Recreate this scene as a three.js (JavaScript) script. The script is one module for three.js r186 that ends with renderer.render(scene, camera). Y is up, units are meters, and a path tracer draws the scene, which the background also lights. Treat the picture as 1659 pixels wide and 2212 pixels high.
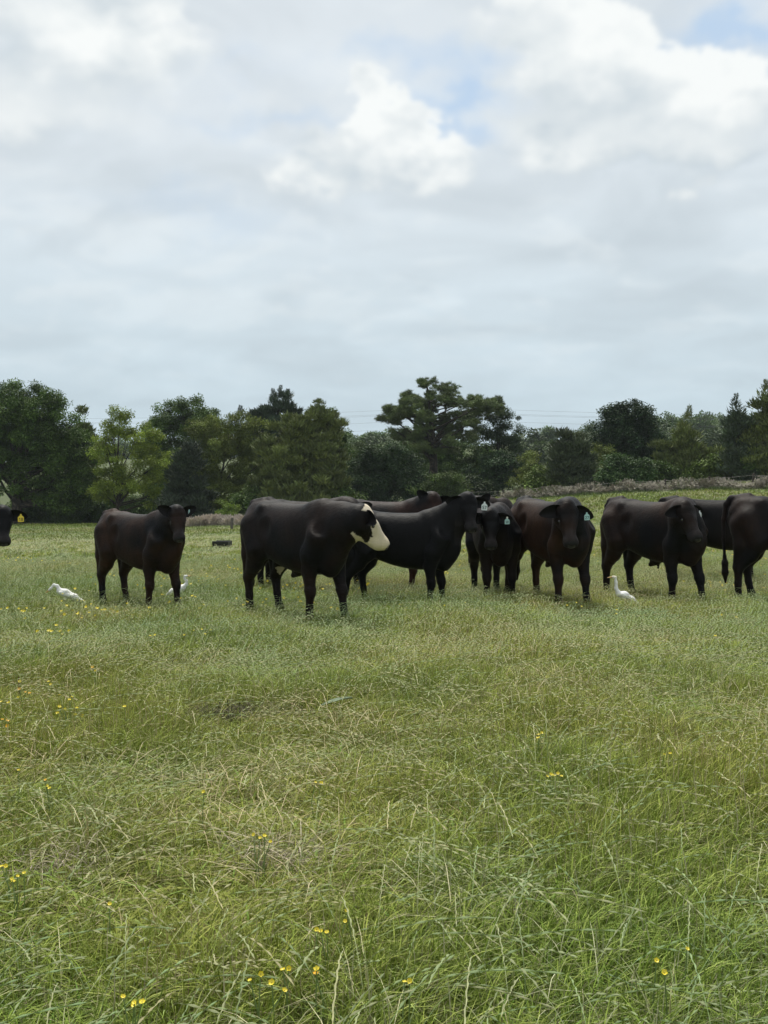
import * as THREE from 'three';
import { mergeGeometries } from 'three/addons/utils/BufferGeometryUtils.js';
import { ImprovedNoise } from 'three/addons/math/ImprovedNoise.js';
import { FontLoader } from 'three/addons/loaders/FontLoader.js';
import { TextGeometry } from 'three/addons/geometries/TextGeometry.js';

// ---------------------------------------------------------------- camera, sky, sun, exposure
const scene = new THREE.Scene();
const EYE = 1.6, FOV = 50, PITCH = 1.715 * Math.PI / 180;
const camera = new THREE.PerspectiveCamera(FOV, 0.75, 0.1, 2000);
camera.position.set(0, EYE, 0);
camera.rotation.x = -PITCH;
scene.add(camera);
const renderer = new THREE.WebGLRenderer({ antialias: true });
renderer.toneMapping = THREE.LinearToneMapping;
renderer.toneMappingExposure = 1.1;
renderer.shadowMap.enabled = true;

const SUN_EL = 62 * Math.PI / 180, SUN_AZ = -12 * Math.PI / 180;      // azimuth 0 = straight ahead, + = right
const sunDir = new THREE.Vector3(Math.sin(SUN_AZ) * Math.cos(SUN_EL), Math.sin(SUN_EL), -Math.cos(SUN_AZ) * Math.cos(SUN_EL));
const sun = new THREE.DirectionalLight(new THREE.Color(1, 0.955, 0.86), 4.4);
sun.position.copy(sunDir).multiplyScalar(120).add(new THREE.Vector3(0, 0, -30));
sun.target.position.set(0, 0, -30);
sun.castShadow = true;
sun.shadow.radius = 26;
sun.shadow.mapSize.set(2048, 2048);
Object.assign(sun.shadow.camera, { left: -70, right: 70, top: 70, bottom: -70, near: 1, far: 320 });
scene.add(sun, sun.target);

// ---------------------------------------------------------------- numbers and noise
function mulberry(a) { return () => { a |= 0; a = a + 0x6D2B79F5 | 0; let t = Math.imul(a ^ a >>> 15, 1 | a); t = t + Math.imul(t ^ t >>> 7, 61 | t) ^ t; return ((t ^ t >>> 14) >>> 0) / 4294967296; }; }
const perlin = new ImprovedNoise();
const N3 = (x, y, z) => perlin.noise(x, y, z);
function fbm(x, y, z, oct, gain = 0.5) { let a = 1, s = 0, n = 0; for (let i = 0; i < oct; i++) { s += a * N3(x, y, z); n += a; a *= gain; x *= 2.03; y *= 2.03; z *= 2.03; } return s / n; }
const clamp = (v, a = 0, b = 1) => v < a ? a : v > b ? b : v;
const sstep = (a, b, v) => { v = clamp((v - a) / (b - a)); return v * v * (3 - 2 * v); };
const mix = (a, b, t) => a + (b - a) * t;
const mix3 = (a, b, t) => [mix(a[0], b[0], t), mix(a[1], b[1], t), mix(a[2], b[2], t)];
const V = (x, y, z) => new THREE.Vector3(x, y, z);
const lin = (r, g, b) => { const c = new THREE.Color().setRGB(r / 255, g / 255, b / 255, THREE.SRGBColorSpace); return [c.r, c.g, c.b]; };

// ---------------------------------------------------------------- sky: air and broken cloud, computed by direction
{
  const W = 2048, H = 1024, data = new Float32Array(W * H * 4);
  // heaps of cumulus: azimuth, elevation (degrees), half sizes, strength
  const heaps = [
    [9.5, 20.3, 4.4, 3.6, 1.3], [13.0, 18.0, 4.4, 2.6, 1.2], [17.6, 18.2, 4.0, 2.1, 1.2], [9.0, 16.0, 4.0, 1.6, .8], [15.5, 15.6, 4.6, 1.6, .75], [7.5, 23.6, 3.0, 2.4, .8],
    [-0.4, 17.2, 2.7, 2.2, 1.55], [2.1, 16.4, 2.2, 1.5, 1.0], [-4.4, 16.0, 2.8, 1.0, .6], [-2.0, 15.3, 3.5, .9, .45],
    [-15.5, 20.0, 6.5, 3.2, .95], [-18.5, 16.6, 6.0, 2.0, .6], [-12.5, 21.6, 3.0, 2.2, .7], [-20.0, 24.0, 6.0, 2.2, .6],
    [17.0, 14.9, 2.4, .8, .5], [-14, 11.8, 4.2, .8, .4], [-3, 10.0, 6, .8, .28], [12, 7.2, 7, .8, .25], [19.5, 23.4, 2.4, 1.0, .5],
  ];
  const gaps = [[17.8, 21.4, 3.8, 1.2, 1.5], [4.0, 18.5, 1.9, 1.5, 1.25], [1.0, 20.6, 3.4, .7, .6], [-6.0, 17.9, 3.2, .7, .6], [-10, 13.4, 4.2, .9, .4], [-8, 20.2, 2.4, .8, .3]];
  const veilA = lin(213, 221, 227), veilB = lin(190, 207, 216), blue = lin(178, 202, 228), white = lin(240, 243, 242), grey = lin(189, 201, 209);
  for (let j = 0; j < H; j++) {
    const el = (0.5 - (j + 0.5) / H) * Math.PI, se = Math.sin(el), ce = Math.cos(el), eld = el * 180 / Math.PI;
    for (let i = 0; i < W; i++) {
      const u = (i + 0.5) / W, ph = (u - 0.5) * 2 * Math.PI;      // equirect: u = atan2(dz, dx) / 2pi + .5
      const dx = Math.cos(ph) * ce, dz = Math.sin(ph) * ce, dy = se;
      let azd = Math.atan2(dx, -dz) * 180 / Math.PI;
      const k = 4 * ((H - 1 - j) * W + i);
      const e = Math.max(eld, -2);
      let col;
      const base = mix3(veilB, veilA, sstep(0, 20, e));
      if (eld < -3) { data[k] = base[0] * .45; data[k + 1] = base[1] * .47; data[k + 2] = base[2] * .42; data[k + 3] = 1; continue; }
      // flattened coordinates: layers stretch towards the horizon
      const q = 1 / (Math.max(dy, 0) + 0.16), px = dx * q, pz = dz * q;
      const w1 = fbm(px * 1.3 + 3, 1.7, pz * 1.3, 3), w2 = fbm(px * 1.3 + 9, 5.2, pz * 1.3, 3);
      const layer = fbm(px * 2.2 + w1 * 1.2, 2.2, pz * 2.2 + w2 * 1.2, 6, .56), wisp = fbm(px * 5.5 + w2 * 2, 6.4, pz * 5.5 + w1 * 2, 5, .55);
      const wx = fbm(dx * 13, dy * 21, dz * 13, 6, .56), wy = fbm(dx * 13 + 7, dy * 21 + 3, dz * 13, 6, .56);
      let dens = 0, lit = 0, wsum = 1e-4, gap = 0, above = 0;
      const A = azd + wx * 5.0, E = eld + wy * 3.6;
      if (azd > -48 && azd < 48 && eld < 42) {
        for (const [a, b, ra, rb, s] of heaps) {
          const ux = (A - a) / ra, uy = (E - b) / rb, d2 = ux * ux + (uy > 0 ? uy * uy : uy * uy * 1.5);
          if (d2 > 5) continue;
          const f = s * Math.exp(-d2 * 1.35);
          dens += f; lit += f * clamp(.60 + .62 * uy + wy * 1.1, -0.2, 1.2); wsum += f; above += f * uy;
        }
        for (const [a, b, ra, rb, s] of gaps) { const ux = (A - a) / ra, uy = (E - b) / rb; gap += s * Math.exp(-(ux * ux + uy * uy)); }
      }
      // the same broken cover goes on over the rest of the sky
      const far = Math.max(sstep(24, 48, Math.abs(azd)), sstep(24, 42, eld));
      if (far > 0) {
        const c = fbm(px * 1.1 + 20 + wx * .25, 8.3, pz * 1.1 + wy * .25, 5, .55);
        dens = mix(dens, sstep(-.08, .28, c) * 1.2, far);
        lit = mix(lit / wsum, clamp(.55 + c * 1.2 + wy * 1.2, 0, 1.2), far); gap = mix(gap, sstep(.12, .4, -c) * 1.1, far);
      } else lit /= wsum;
      col = base.map((v, n) => v * (1 + layer * .20 + w1 * .05));
      col = mix3(col, grey, clamp(-layer * .75, 0, .5) * sstep(1, 8, eld));
      col = mix3(col, blue, clamp(gap * .66 + layer * .25 * gap, 0, .85));
      col = mix3(col, white, sstep(-.05, .40, wisp + layer * .8) * .18 * sstep(2, 10, eld) * (1 - clamp(gap * .7)));      // thin broken sheets
      const crisp = (1 - far) * sstep(-.2, .7, above / wsum), cover = sstep(mix(.12, .34, crisp), mix(.90, .50, crisp), dens + wx * .34) * .95;     // heaped tops are crisp, bases soft
      const cc = mix3(grey, white, clamp(lit));
      col = mix3(col, cc, cover);
      data[k] = col[0]; data[k + 1] = col[1]; data[k + 2] = col[2]; data[k + 3] = 1;
    }
  }
  const sky = new THREE.DataTexture(data, W, H, THREE.RGBAFormat, THREE.FloatType);
  sky.mapping = THREE.EquirectangularReflectionMapping;
  sky.magFilter = THREE.LinearFilter; sky.minFilter = THREE.LinearFilter;
  sky.colorSpace = THREE.LinearSRGBColorSpace;
  sky.needsUpdate = true;
  scene.background = sky; scene.environment = sky;
}
scene.fog = new THREE.FogExp2(new THREE.Color(0.72, 0.80, 0.86), 0.0002);

// ---------------------------------------------------------------- where a point of the photograph lies (photograph measured as 1659 x 2212)
const F = 1106 / Math.tan(FOV * Math.PI / 360);
function dirOf(px, py) {
  const x = (px - 829.5) / F, y = -(py - 1106) / F, c = Math.cos(PITCH), s = Math.sin(PITCH);
  const d = V(x, y * c - s, -(c + y * s)); return d.multiplyScalar(1 / -d.z);    // one metre of depth
}
const at = (px, py, D) => dirOf(px, py).multiplyScalar(D).add(V(0, EYE, 0));
const farProfile = [[-120, -1.9], [-60, -1.8], [-24, -1.6], [-9, -1.35], [0, -.62], [7, .16], [19, 1.1], [40, 1.9], [120, 2.6]];
function profile(x) {
  const P = farProfile; if (x <= P[0][0]) return P[0][1]; if (x >= P[P.length - 1][0]) return P[P.length - 1][1];
  let i = 0; while (x > P[i + 1][0]) i++;
  const sl = j => j <= 0 || j >= P.length - 1 ? 0 : (P[j + 1][1] - P[j - 1][1]) / (P[j + 1][0] - P[j - 1][0]);
  const [x0, y0] = P[i], [x1, y1] = P[i + 1], w = x1 - x0, t = (x - x0) / w, a = sl(i) * w, b = sl(i + 1) * w;
  return (2 * t ** 3 - 3 * t * t + 1) * y0 + (t ** 3 - 2 * t * t + t) * a + (3 * t * t - 2 * t ** 3) * y1 + (t ** 3 - t * t) * b;
}
function height(x, z) {
  const D = -z;
  let h = sstep(13, 64, D) * profile(x);
  h += sstep(96, 270, D) * (8.0 + 1.2 * N3(x * .01, 3.3, D * .004)) ;
  h += (N3(x * .45, 7.1, z * .45) * .06 + N3(x * .12, 1.1, z * .12) * .10) * sstep(1.5, 5, D);
  return h;
}
function groundAt(px, py) { const d = dirOf(px, py); let D = 1.5; for (; D < 400; D += Math.max(.01, D * .002)) if (EYE + d.y * D < height(d.x * D, -D)) break; return V(d.x * D, height(d.x * D, -D), -D); }

// ---------------------------------------------------------------- naming and bookkeeping
const taken = {};
function numbered(n) { const k = taken[n] = (taken[n] ?? -1) + 1; return k ? `${n}_${String(k).padStart(3, '0')}` : n; }
function tag(o, label, category, group, kind) { o.userData.label = label; o.userData.category = category; if (group) o.userData.group = group; if (kind) o.userData.kind = kind; return o; }
function thing(name, label, category, pos, group) { const g = new THREE.Group(); g.name = numbered(name); if (pos) g.position.copy(pos); tag(g, label, category, group); scene.add(g); return g; }
function mesh(name, geo, mat, parent) { const m = new THREE.Mesh(geo, mat); m.name = name; parent.add(m); return m; }
function solid(rgb, rough = .8, extra = {}) { return new THREE.MeshStandardMaterial({ color: new THREE.Color().setRGB(...rgb), roughness: rough, ...extra }); }
function noiseTex(n, fn, srgb) {
  const d = new Uint8Array(n * n * 4);
  for (let j = 0; j < n; j++) for (let i = 0; i < n; i++) { const c = fn(i / n, j / n), k = 4 * (j * n + i); for (let m = 0; m < 3; m++) d[k + m] = 255 * clamp(c[m]); d[k + 3] = 255; }
  const t = new THREE.DataTexture(d, n, n); t.wrapS = t.wrapT = THREE.RepeatWrapping; t.magFilter = THREE.LinearFilter; t.minFilter = THREE.LinearMipmapLinearFilter; t.generateMipmaps = true;
  if (srgb) t.colorSpace = THREE.SRGBColorSpace; t.needsUpdate = true; return t;
}
// noise that wraps round the unit square
function tileNoise(u, v, f, seed, oct) { let s = 0, a = 1, n = 0; for (let o = 0; o < oct; o++) { const r = f * Math.pow(2, o) / 6.283; s += a * N3(Math.cos(u * 6.283) * r + seed, Math.sin(u * 6.283) * r + Math.cos(v * 6.283) * r * 1.7, Math.sin(v * 6.283) * r + seed * 2); n += a; a *= .55; } return s / n; }

class Buf {                                   // gathers triangles
  constructor() { this.p = []; this.c = []; this.i = []; }
  v(x, y, z, c) { this.p.push(x, y, z); this.c.push(c[0], c[1], c[2]); return this.p.length / 3 - 1; }
  tri(a, b, c) { this.i.push(a, b, c); }
  geo(smooth = true) {
    let g = new THREE.BufferGeometry();
    g.setAttribute('position', new THREE.Float32BufferAttribute(this.p, 3)); g.setAttribute('color', new THREE.Float32BufferAttribute(this.c, 3)); g.setIndex(this.i);
    if (!smooth) g = g.toNonIndexed(); g.computeVertexNormals(); return g;
  }
}
function tube(pts, radii, seg = 7, twist = 0) {        // tapered tube through points, closed at both ends
  const b = { p: [], i: [], uv: [] }, n = pts.length; let prev = null, len = 0;
  for (let k = 0; k < n; k++) {
    const t = V().subVectors(pts[Math.min(k + 1, n - 1)], pts[Math.max(k - 1, 0)]).normalize();
    if (k) len += pts[k].distanceTo(pts[k - 1]);
    let s = prev ? prev.clone().addScaledVector(t, -prev.dot(t)) : V().crossVectors(t, Math.abs(t.y) < .9 ? V(0, 1, 0) : V(1, 0, 0)); s.normalize(); prev = s;
    const q = V().crossVectors(t, s);
    for (let m = 0; m <= seg; m++) { const a = m / seg * Math.PI * 2; const o = pts[k].clone().addScaledVector(s, Math.cos(a) * radii[k]).addScaledVector(q, Math.sin(a) * radii[k]); b.p.push(o.x, o.y, o.z); b.uv.push(m / seg, len); }
  }
  const R = seg + 1;
  for (let k = 0; k < n - 1; k++) for (let m = 0; m < seg; m++) { const a = k * R + m, c = a + R; b.i.push(a, a + 1, c, a + 1, c + 1, c); }
  for (const [k, f] of [[0, 1], [n - 1, 0]]) { const c = b.p.length / 3; b.p.push(pts[k].x, pts[k].y, pts[k].z); b.uv.push(.5, 0); for (let m = 0; m < seg; m++) { const a = k * R + m; f ? b.i.push(c, a + 1, a) : b.i.push(c, a, a + 1); } }
  const g = new THREE.BufferGeometry(); g.setAttribute('position', new THREE.Float32BufferAttribute(b.p, 3)); g.setAttribute('uv', new THREE.Float32BufferAttribute(b.uv, 2)); g.setIndex(b.i); g.computeVertexNormals(); return g;
}
// ---------------------------------------------------------------- the ground: one sheet from behind the camera to the far hill
{
  const xs = [], zs = [];
  for (let i = -90; i <= 90; i++) { const t = i / 90; xs.push(Math.sign(t) * (Math.abs(t) * 14 + Math.pow(Math.abs(t), 3.2) * 420)); }
  for (let k = 0; k <= 190; k++) { const t = k / 190; zs.push(25 - t * 60 - Math.pow(t, 3) * 700); }
  const p = [], uv = [], idx = [];
  for (const z of zs) for (const x of xs) { p.push(x, height(x, z), z); uv.push(x / 3, z / 3); }
  const n = xs.length;
  for (let k = 0; k < zs.length - 1; k++) for (let i = 0; i < n - 1; i++) { const a = k * n + i; idx.push(a, a + 1, a + n, a + 1, a + n + 1, a + n); }
  const g = new THREE.BufferGeometry(); g.setAttribute('position', new THREE.Float32BufferAttribute(p, 3)); g.setAttribute('uv', new THREE.Float32BufferAttribute(uv, 2)); g.setIndex(idx); g.computeVertexNormals();
  const map = noiseTex(512, (u, v) => { const a = tileNoise(u, v, 30, 2.3, 4), b = tileNoise(u, v, 5, 8.1, 3); return [.26 + a * .22 + b * .10, .30 + a * .22 + b * .06, .15 + a * .12]; }, true);
  const bump = noiseTex(256, (u, v) => { const a = .5 + .9 * tileNoise(u, v, 26, 4.4, 4); return [a, a, a]; });
  const m = new THREE.MeshStandardMaterial({ map, bumpMap: bump, bumpScale: .05, roughness: 1 });
  const o = new THREE.Mesh(g, m); o.name = 'ground'; o.userData.kind = 'structure'; scene.add(o);
}

// ---------------------------------------------------------------- grass
const grassMat = new THREE.MeshPhysicalMaterial({ color: 0xffffff, vertexColors: true, roughness: .75, side: THREE.DoubleSide, transmission: .12, thickness: 0, ior: 1.2 });
function blade(B, r, x, z, h, w, dir, lean, col, seg = 4, twist = 0) {
  const cx = Math.cos(dir), cz = Math.sin(dir), sa = dir + Math.PI / 2 + twist, sx = Math.cos(sa), sz = Math.sin(sa);
  let pa = -1, pb = -1;
  for (let k = 0; k <= seg; k++) {
    const t = k / seg, f = lean * h * t * t, y = h * (t - .38 * lean * t * t * t);
    const ww = w * .5 * (k === seg ? .08 : Math.pow(1 - t, .45));
    const X = x + cx * f, Z = z + cz * f;
    const a = B.v(X - sx * ww, y, Z - sz * ww, col), b = B.v(X + sx * ww, y, Z + sz * ww, col);
    if (k) { B.tri(pa, pb, a); B.tri(pb, b, a); }
    pa = a; pb = b;
  }
}
function seedStem(B, r, x, z, h, dir, lean, col, headCol, sc = 1) {        // thin stem with a two-ranked spike at its bent end
  const seg = 6, w = .0022 * sc, cx = Math.cos(dir), cz = Math.sin(dir), sx = -cz, sz = cx;
  const P = t => [x + cx * lean * h * t * t, h * (t - .34 * lean * t * t * t), z + cz * lean * h * t * t];
  let pa, pb;
  for (let k = 0; k <= seg; k++) { const p = P(k / seg); const a = B.v(p[0] - sx * w / 2, p[1], p[2] - sz * w / 2, col), b = B.v(p[0] + sx * w / 2, p[1], p[2] + sz * w / 2, col); if (k) { B.tri(pa, pb, a); B.tri(pb, b, a); } pa = a; pb = b; }
  const n = 9;
  for (let k = 0; k < n; k++) {
    const t = .66 + .34 * k / n, p = P(t), q = P(Math.min(1.03, t + .055)), s = (k % 2 ? 1 : -1) * .0040 * sc;
    const a = B.v(p[0], p[1], p[2], headCol), b = B.v(p[0] + sx * s + (q[0] - p[0]) * .5, p[1] + (q[1] - p[1]) * .5 + .002, p[2] + sz * s + (q[2] - p[2]) * .5, headCol), c = B.v(q[0] + sx * s * .5, q[1], q[2] + sz * s * .5, headCol), d = B.v(p[0] - sx * s * .3 + (q[0] - p[0]) * .5, p[1] + (q[1] - p[1]) * .5 - .003, p[2] - sz * s * .3 + (q[2] - p[2]) * .5, headCol);
    B.tri(a, b, c); B.tri(a, c, d);
  }
}
const greens = [[.215, .275, .042], [.25, .305, .055], [.165, .23, .034], [.30, .35, .075], [.235, .275, .065], [.33, .36, .10], [.19, .25, .042]];
const straws = [[.36, .31, .19], [.30, .25, .15], [.42, .38, .26], [.27, .26, .15]];
const windDir = .25;
function greenTuft(seed, n, h0, h1, w0, w1, rad, strawShare) {
  const r = mulberry(seed), B = new Buf();
  for (let k = 0; k < n; k++) {
    const a = r() * 6.283, q = Math.sqrt(r()) * rad, j = .8 + r() * .4;
    const base = r() < strawShare ? straws[r() * straws.length | 0] : greens[r() * greens.length | 0];
    const dir = r() < .5 ? windDir + (r() - .5) * 2.4 : r() * 6.283;
    blade(B, r, Math.cos(a) * q, Math.sin(a) * q, mix(h0, h1, r()), mix(w0, w1, r()), dir, .12 + r() * .85, base.map(v => v * j), 4, (r() - .5) * 1.6);
  }
  return B.geo();
}
function stemTuft(seed, n, h0, h1, sc) {
  const r = mulberry(seed), B = new Buf();
  for (let k = 0; k < n; k++) {
    const a = r() * 6.283, q = Math.sqrt(r()) * .1, dry = r();
    const st = mix3([.19, .25, .11], [.32, .32, .19], dry * dry), hd = mix3([.30, .36, .20], [.42, .39, .25], dry * dry);
    seedStem(B, r, Math.cos(a) * q, Math.sin(a) * q, mix(h0, h1, r()), windDir + (r() - .5) * 2.4 + (r() < .2 ? 3 : 0), .35 + r() * 1.1, st, hd, sc);
    if (r() < .8) blade(B, r, Math.cos(a) * q, Math.sin(a) * q, mix(h0, h1, r()) * .6, .004 * sc, r() * 6.28, .4 + r(), st, 4, r());
  }
  return B.geo();
}
function thatchTuft(seed, n, len, w) {                     // old straw lying through the sward
  const r = mulberry(seed), B = new Buf();
  for (let k = 0; k < n; k++) {
    const c = straws[r() * straws.length | 0], j = .75 + r() * .4;
    blade(B, r, (r() - .5) * .16, (r() - .5) * .16, len * (.4 + r() * .7), w * (.7 + r() * .6), r() * 6.283, .9 + r() * 1.1, c.map(v => v * j), 4, (r() - .5) * 2);
  }
  return B.geo();
}
function cloverTuft(seed) {                              // broad low leaves
  const r = mulberry(seed), B = new Buf();
  for (let k = 0; k < 16; k++) { const a = r() * 6.283, q = Math.sqrt(r()) * .1; blade(B, r, Math.cos(a) * q, Math.sin(a) * q, .06 + r() * .1, .012 + r() * .008, r() * 6.283, .8 + r() * .9, [.14 + r() * .06, .20 + r() * .06, .045], 3, r()); }
  return B.geo();
}
const dummy = new THREE.Object3D();
function scatter(name, label, geos, spots) {                 // spots: [x, z, scale, turn, shade rgb]
  const per = geos.map(() => []); spots.forEach((s, i) => per[i % geos.length].push(s));
  geos.forEach((g, gi) => {
    const im = new THREE.InstancedMesh(g, grassMat, per[gi].length); im.name = numbered(name); tag(im, label, 'grass', undefined, 'stuff');
    per[gi].forEach(([x, z, s, turn, c, sy], i) => { dummy.position.set(x, height(x, z) - .01, z); dummy.rotation.set(0, turn, 0); dummy.scale.set(s, s * (sy ?? 1), s); dummy.updateMatrix(); im.setMatrixAt(i, dummy.matrix); im.setColorAt(i, new THREE.Color().setRGB(...c)); });
    scene.add(im);
  });
}
{
  const r = mulberry(11);
  const tint = (x, z) => {                              // matter, not light: lush and worn patches of the sward
    const a = fbm(x * .55, 4.2, z * .55, 3), b = fbm(x * .16 + 9, 1.2, z * .16, 2), j = .88 + r() * .24;
    const warm = clamp(.5 + a * 1.5 + b * .9);
    return [(.86 + warm * .28) * j, (.97 + warm * .08) * j, (.84 + warm * .10) * j];
  };
  const bare = [[490, 1566, .20], [645, 1562, .13], [610, 1884, .09], [110, 1905, .07], [1631, 1430, .12], [722, 1560, .10]].map(([a, b, q]) => [groundAt(a, b), q]);      // where dead weeds and dung crowd the grass out
  const zone = (d0, d1, per, keep) => {
    const out = [], m = 1.6; const area = .36 * (d1 * d1 - d0 * d0) + 2 * m * (d1 - d0), n = area * per | 0;
    for (let k = 0; k < n; k++) { let D, x; do { D = d0 + r() * (d1 - d0); x = (r() * 2 - 1) * (.36 * d1 + m); } while (Math.abs(x) > .36 * D + m); if (bare.some(([p, q]) => Math.hypot(p.x - x, (p.z + D) * .7) < q) && r() < .8) continue; if ((d1 > 22 || N3(x * 5.3, 9.1, D * 5.3) > -.22 - r() * .3) && (!keep || keep(x, -D))) out.push([x, -D]); }
    return out;
  };
  const spin = () => (r() - .5) * 1.6;
  const lushness = (x, z) => fbm(x * .7 + 30, 2.2, z * .7, 3);
  const up = (x, z) => .9 + lushness(x, z) * .9;
  const dressed = (pts, s0, s1, vary = 1) => pts.map(([x, z]) => [x, z, mix(s0, s1, r()), spin(), tint(x, z), mix(1, clamp(up(x, z), .5, 1.5), vary)]);
  const dryAt = (x, z) => sstep(.02, .38, fbm(x * .6 + 60, 7.7, z * .6, 3));
  // near sward
  scatter('meadow_grass', 'tangled green pasture grass filling the foreground', [1, 2, 3, 4, 5].map(s => greenTuft(s, 32, .07, .23, .0028, .0056, .11, .09)), dressed(zone(2, 9, 390), .75, 1.3));
  scatter('grass_thatch', 'old straw coloured grass lying through the foreground sward', [1, 2, 3].map(s => thatchTuft(40 + s, 14, .26, .0042)), dressed(zone(2, 9, 60, (x, z) => r() < .18 + .7 * dryAt(x, z)), .8, 1.2, 0));
  scatter('seed_grass', 'pale seeding grass stems bent by the wind in the foreground', [1, 2, 3, 4].map(s => stemTuft(60 + s, 5, .22, .44, .85)), dressed(zone(2, 9, 24), .8, 1.15, .4));
  scatter('low_clover', 'low broad green leaves between the foreground grasses', [1, 2].map(s => cloverTuft(80 + s)), dressed(zone(2, 9, 36, (x, z) => lushness(x, z) < .12), .7, 1.3, 0));
  // middle sward, round the herd
  scatter('meadow_grass', 'green pasture grass around the feet of the herd', [1, 2, 3, 4].map(s => greenTuft(20 + s, 24, .06, .215, .0042, .0075, .14, .12)), dressed(zone(9, 21, 200), .85, 1.25));
  scatter('seed_grass', 'pale seeding grass stems standing around the herd', [1, 2, 3].map(s => stemTuft(70 + s, 5, .17, .38, 1.2)), dressed(zone(9, 21, 62), .75, 1.1, .3));
  scatter('grass_thatch', 'straw coloured old grass around the herd', [1, 2].map(s => thatchTuft(50 + s, 12, .22, .007)), dressed(zone(9, 21, 14, (x, z) => r() < .12 + .6 * dryAt(x, z)), .8, 1.2, 0));
  // far sward
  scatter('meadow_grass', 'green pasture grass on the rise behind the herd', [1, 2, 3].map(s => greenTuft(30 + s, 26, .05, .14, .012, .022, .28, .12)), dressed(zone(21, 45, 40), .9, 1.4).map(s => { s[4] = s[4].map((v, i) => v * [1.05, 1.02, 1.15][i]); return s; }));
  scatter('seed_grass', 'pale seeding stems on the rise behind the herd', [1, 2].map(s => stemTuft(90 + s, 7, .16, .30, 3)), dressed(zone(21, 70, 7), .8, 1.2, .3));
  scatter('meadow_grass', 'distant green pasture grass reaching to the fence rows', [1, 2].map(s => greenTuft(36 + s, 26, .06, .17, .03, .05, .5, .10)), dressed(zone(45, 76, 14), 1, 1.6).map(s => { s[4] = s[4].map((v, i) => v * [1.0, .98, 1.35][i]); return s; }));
}
// ---------------------------------------------------------------- trees: tapered trunk, limbs and a crown of many small leaf faces
const barkTex = noiseTex(256, (u, v) => { const a = tileNoise(u, v * .25, 14, 3.3, 4); const g = .30 + a * .5; return [g, g * .93, g * .84]; }, true);
const barkBump = noiseTex(128, (u, v) => { const a = .5 + tileNoise(u, v * .25, 12, 6.1, 3); return [a, a, a]; });
const barks = [[.62, .58, .52], [.45, .40, .34], [.75, .72, .68]].map(c => new THREE.MeshStandardMaterial({ map: barkTex, bumpMap: barkBump, bumpScale: .03, color: new THREE.Color().setRGB(...c), roughness: .95 }));
const leafMat = new THREE.MeshPhysicalMaterial({ color: 0xffffff, vertexColors: true, roughness: .6, side: THREE.DoubleSide, transmission: .25, thickness: 0, ior: 1.2 });
const needleMat = new THREE.MeshPhysicalMaterial({ color: 0xffffff, vertexColors: true, roughness: .7, side: THREE.DoubleSide });
function leafClump(seed, n, rad, len, wid, flat = .7) {
  const r = mulberry(seed), B = new Buf();
  for (let k = 0; k < n; k++) {
    let p; do p = V(r() * 2 - 1, r() * 2 - 1, r() * 2 - 1); while (p.length() > 1); p.multiplyScalar(rad); p.y *= flat;
    const d = V(r() - .5, (r() - .6) * .8, r() - .5).addScaledVector(p, .8 / rad).normalize(), s = V().crossVectors(d, V(r() - .5, 1, r() - .5)).normalize(), nn = V().crossVectors(s, d);
    const L = len * (.7 + r() * .6), w = wid * (.7 + r() * .6) / 2, j = .75 + r() * .5, c = [j, j, j * (.9 + r() * .2)];
    const a = B.v(p.x, p.y, p.z, c), q = p.clone().addScaledVector(d, L * .5).addScaledVector(nn, .012), t = p.clone().addScaledVector(d, L).addScaledVector(nn, -.03);
    const b = B.v(q.x + s.x * w, q.y + s.y * w, q.z + s.z * w, c), e = B.v(q.x - s.x * w, q.y - s.y * w, q.z - s.z * w, c), f = B.v(t.x, t.y, t.z, c);
    B.tri(a, b, f); B.tri(a, f, e);
  }
  return B.geo(false);
}
function sprayClump(seed, n, rad, len, wid) {                 // juniper: pointed sprays that reach up and out
  const r = mulberry(seed), B = new Buf();
  for (let k = 0; k < n; k++) {
    const a = r() * 6.283, q = Math.sqrt(r()) * rad, p = V(Math.cos(a) * q, (r() - .5) * rad * .9, Math.sin(a) * q);
    const d = V(Math.cos(a) * .6 + (r() - .5) * .5, .35 + r() * .6, Math.sin(a) * .6 + (r() - .5) * .5).normalize(), s = V().crossVectors(d, V(r() - .5, r() - .5, r() - .5)).normalize();
    const L = len * (.6 + r() * .8), w = wid * (.7 + r() * .6) / 2, j = .7 + r() * .6, c = [j, j, j];
    const m = p.clone().addScaledVector(d, L * .4), t = p.clone().addScaledVector(d, L);
    const i0 = B.v(p.x, p.y, p.z, c), i1 = B.v(m.x + s.x * w, m.y + s.y * w, m.z + s.z * w, c), i2 = B.v(t.x, t.y, t.z, c), i3 = B.v(m.x - s.x * w, m.y - s.y * w, m.z - s.z * w, c);
    B.tri(i0, i1, i2); B.tri(i0, i2, i3);
  }
  return B.geo(false);
}
function needleClump(seed, n, rad, len, wid) {                // pine: bottle-brush tufts
  const r = mulberry(seed), B = new Buf();
  for (let k = 0; k < n; k++) {
    const d = V(r() - .5, r() * .9 - .25, r() - .5).normalize(), p = V((r() - .5) * rad, (r() - .5) * rad * .5, (r() - .5) * rad), s = V().crossVectors(d, V(r() - .5, r() - .5, r() - .5)).normalize().multiplyScalar(wid / 2);
    const L = len * (.6 + r() * .6), j = .7 + r() * .55, c = [j, j, j], t = p.clone().addScaledVector(d, L);
    const a = B.v(p.x - s.x, p.y - s.y, p.z - s.z, c), b = B.v(p.x + s.x, p.y + s.y, p.z + s.z, c), e = B.v(t.x, t.y, t.z, c);
    B.tri(a, b, e);
  }
  return B.geo(false);
}
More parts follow.
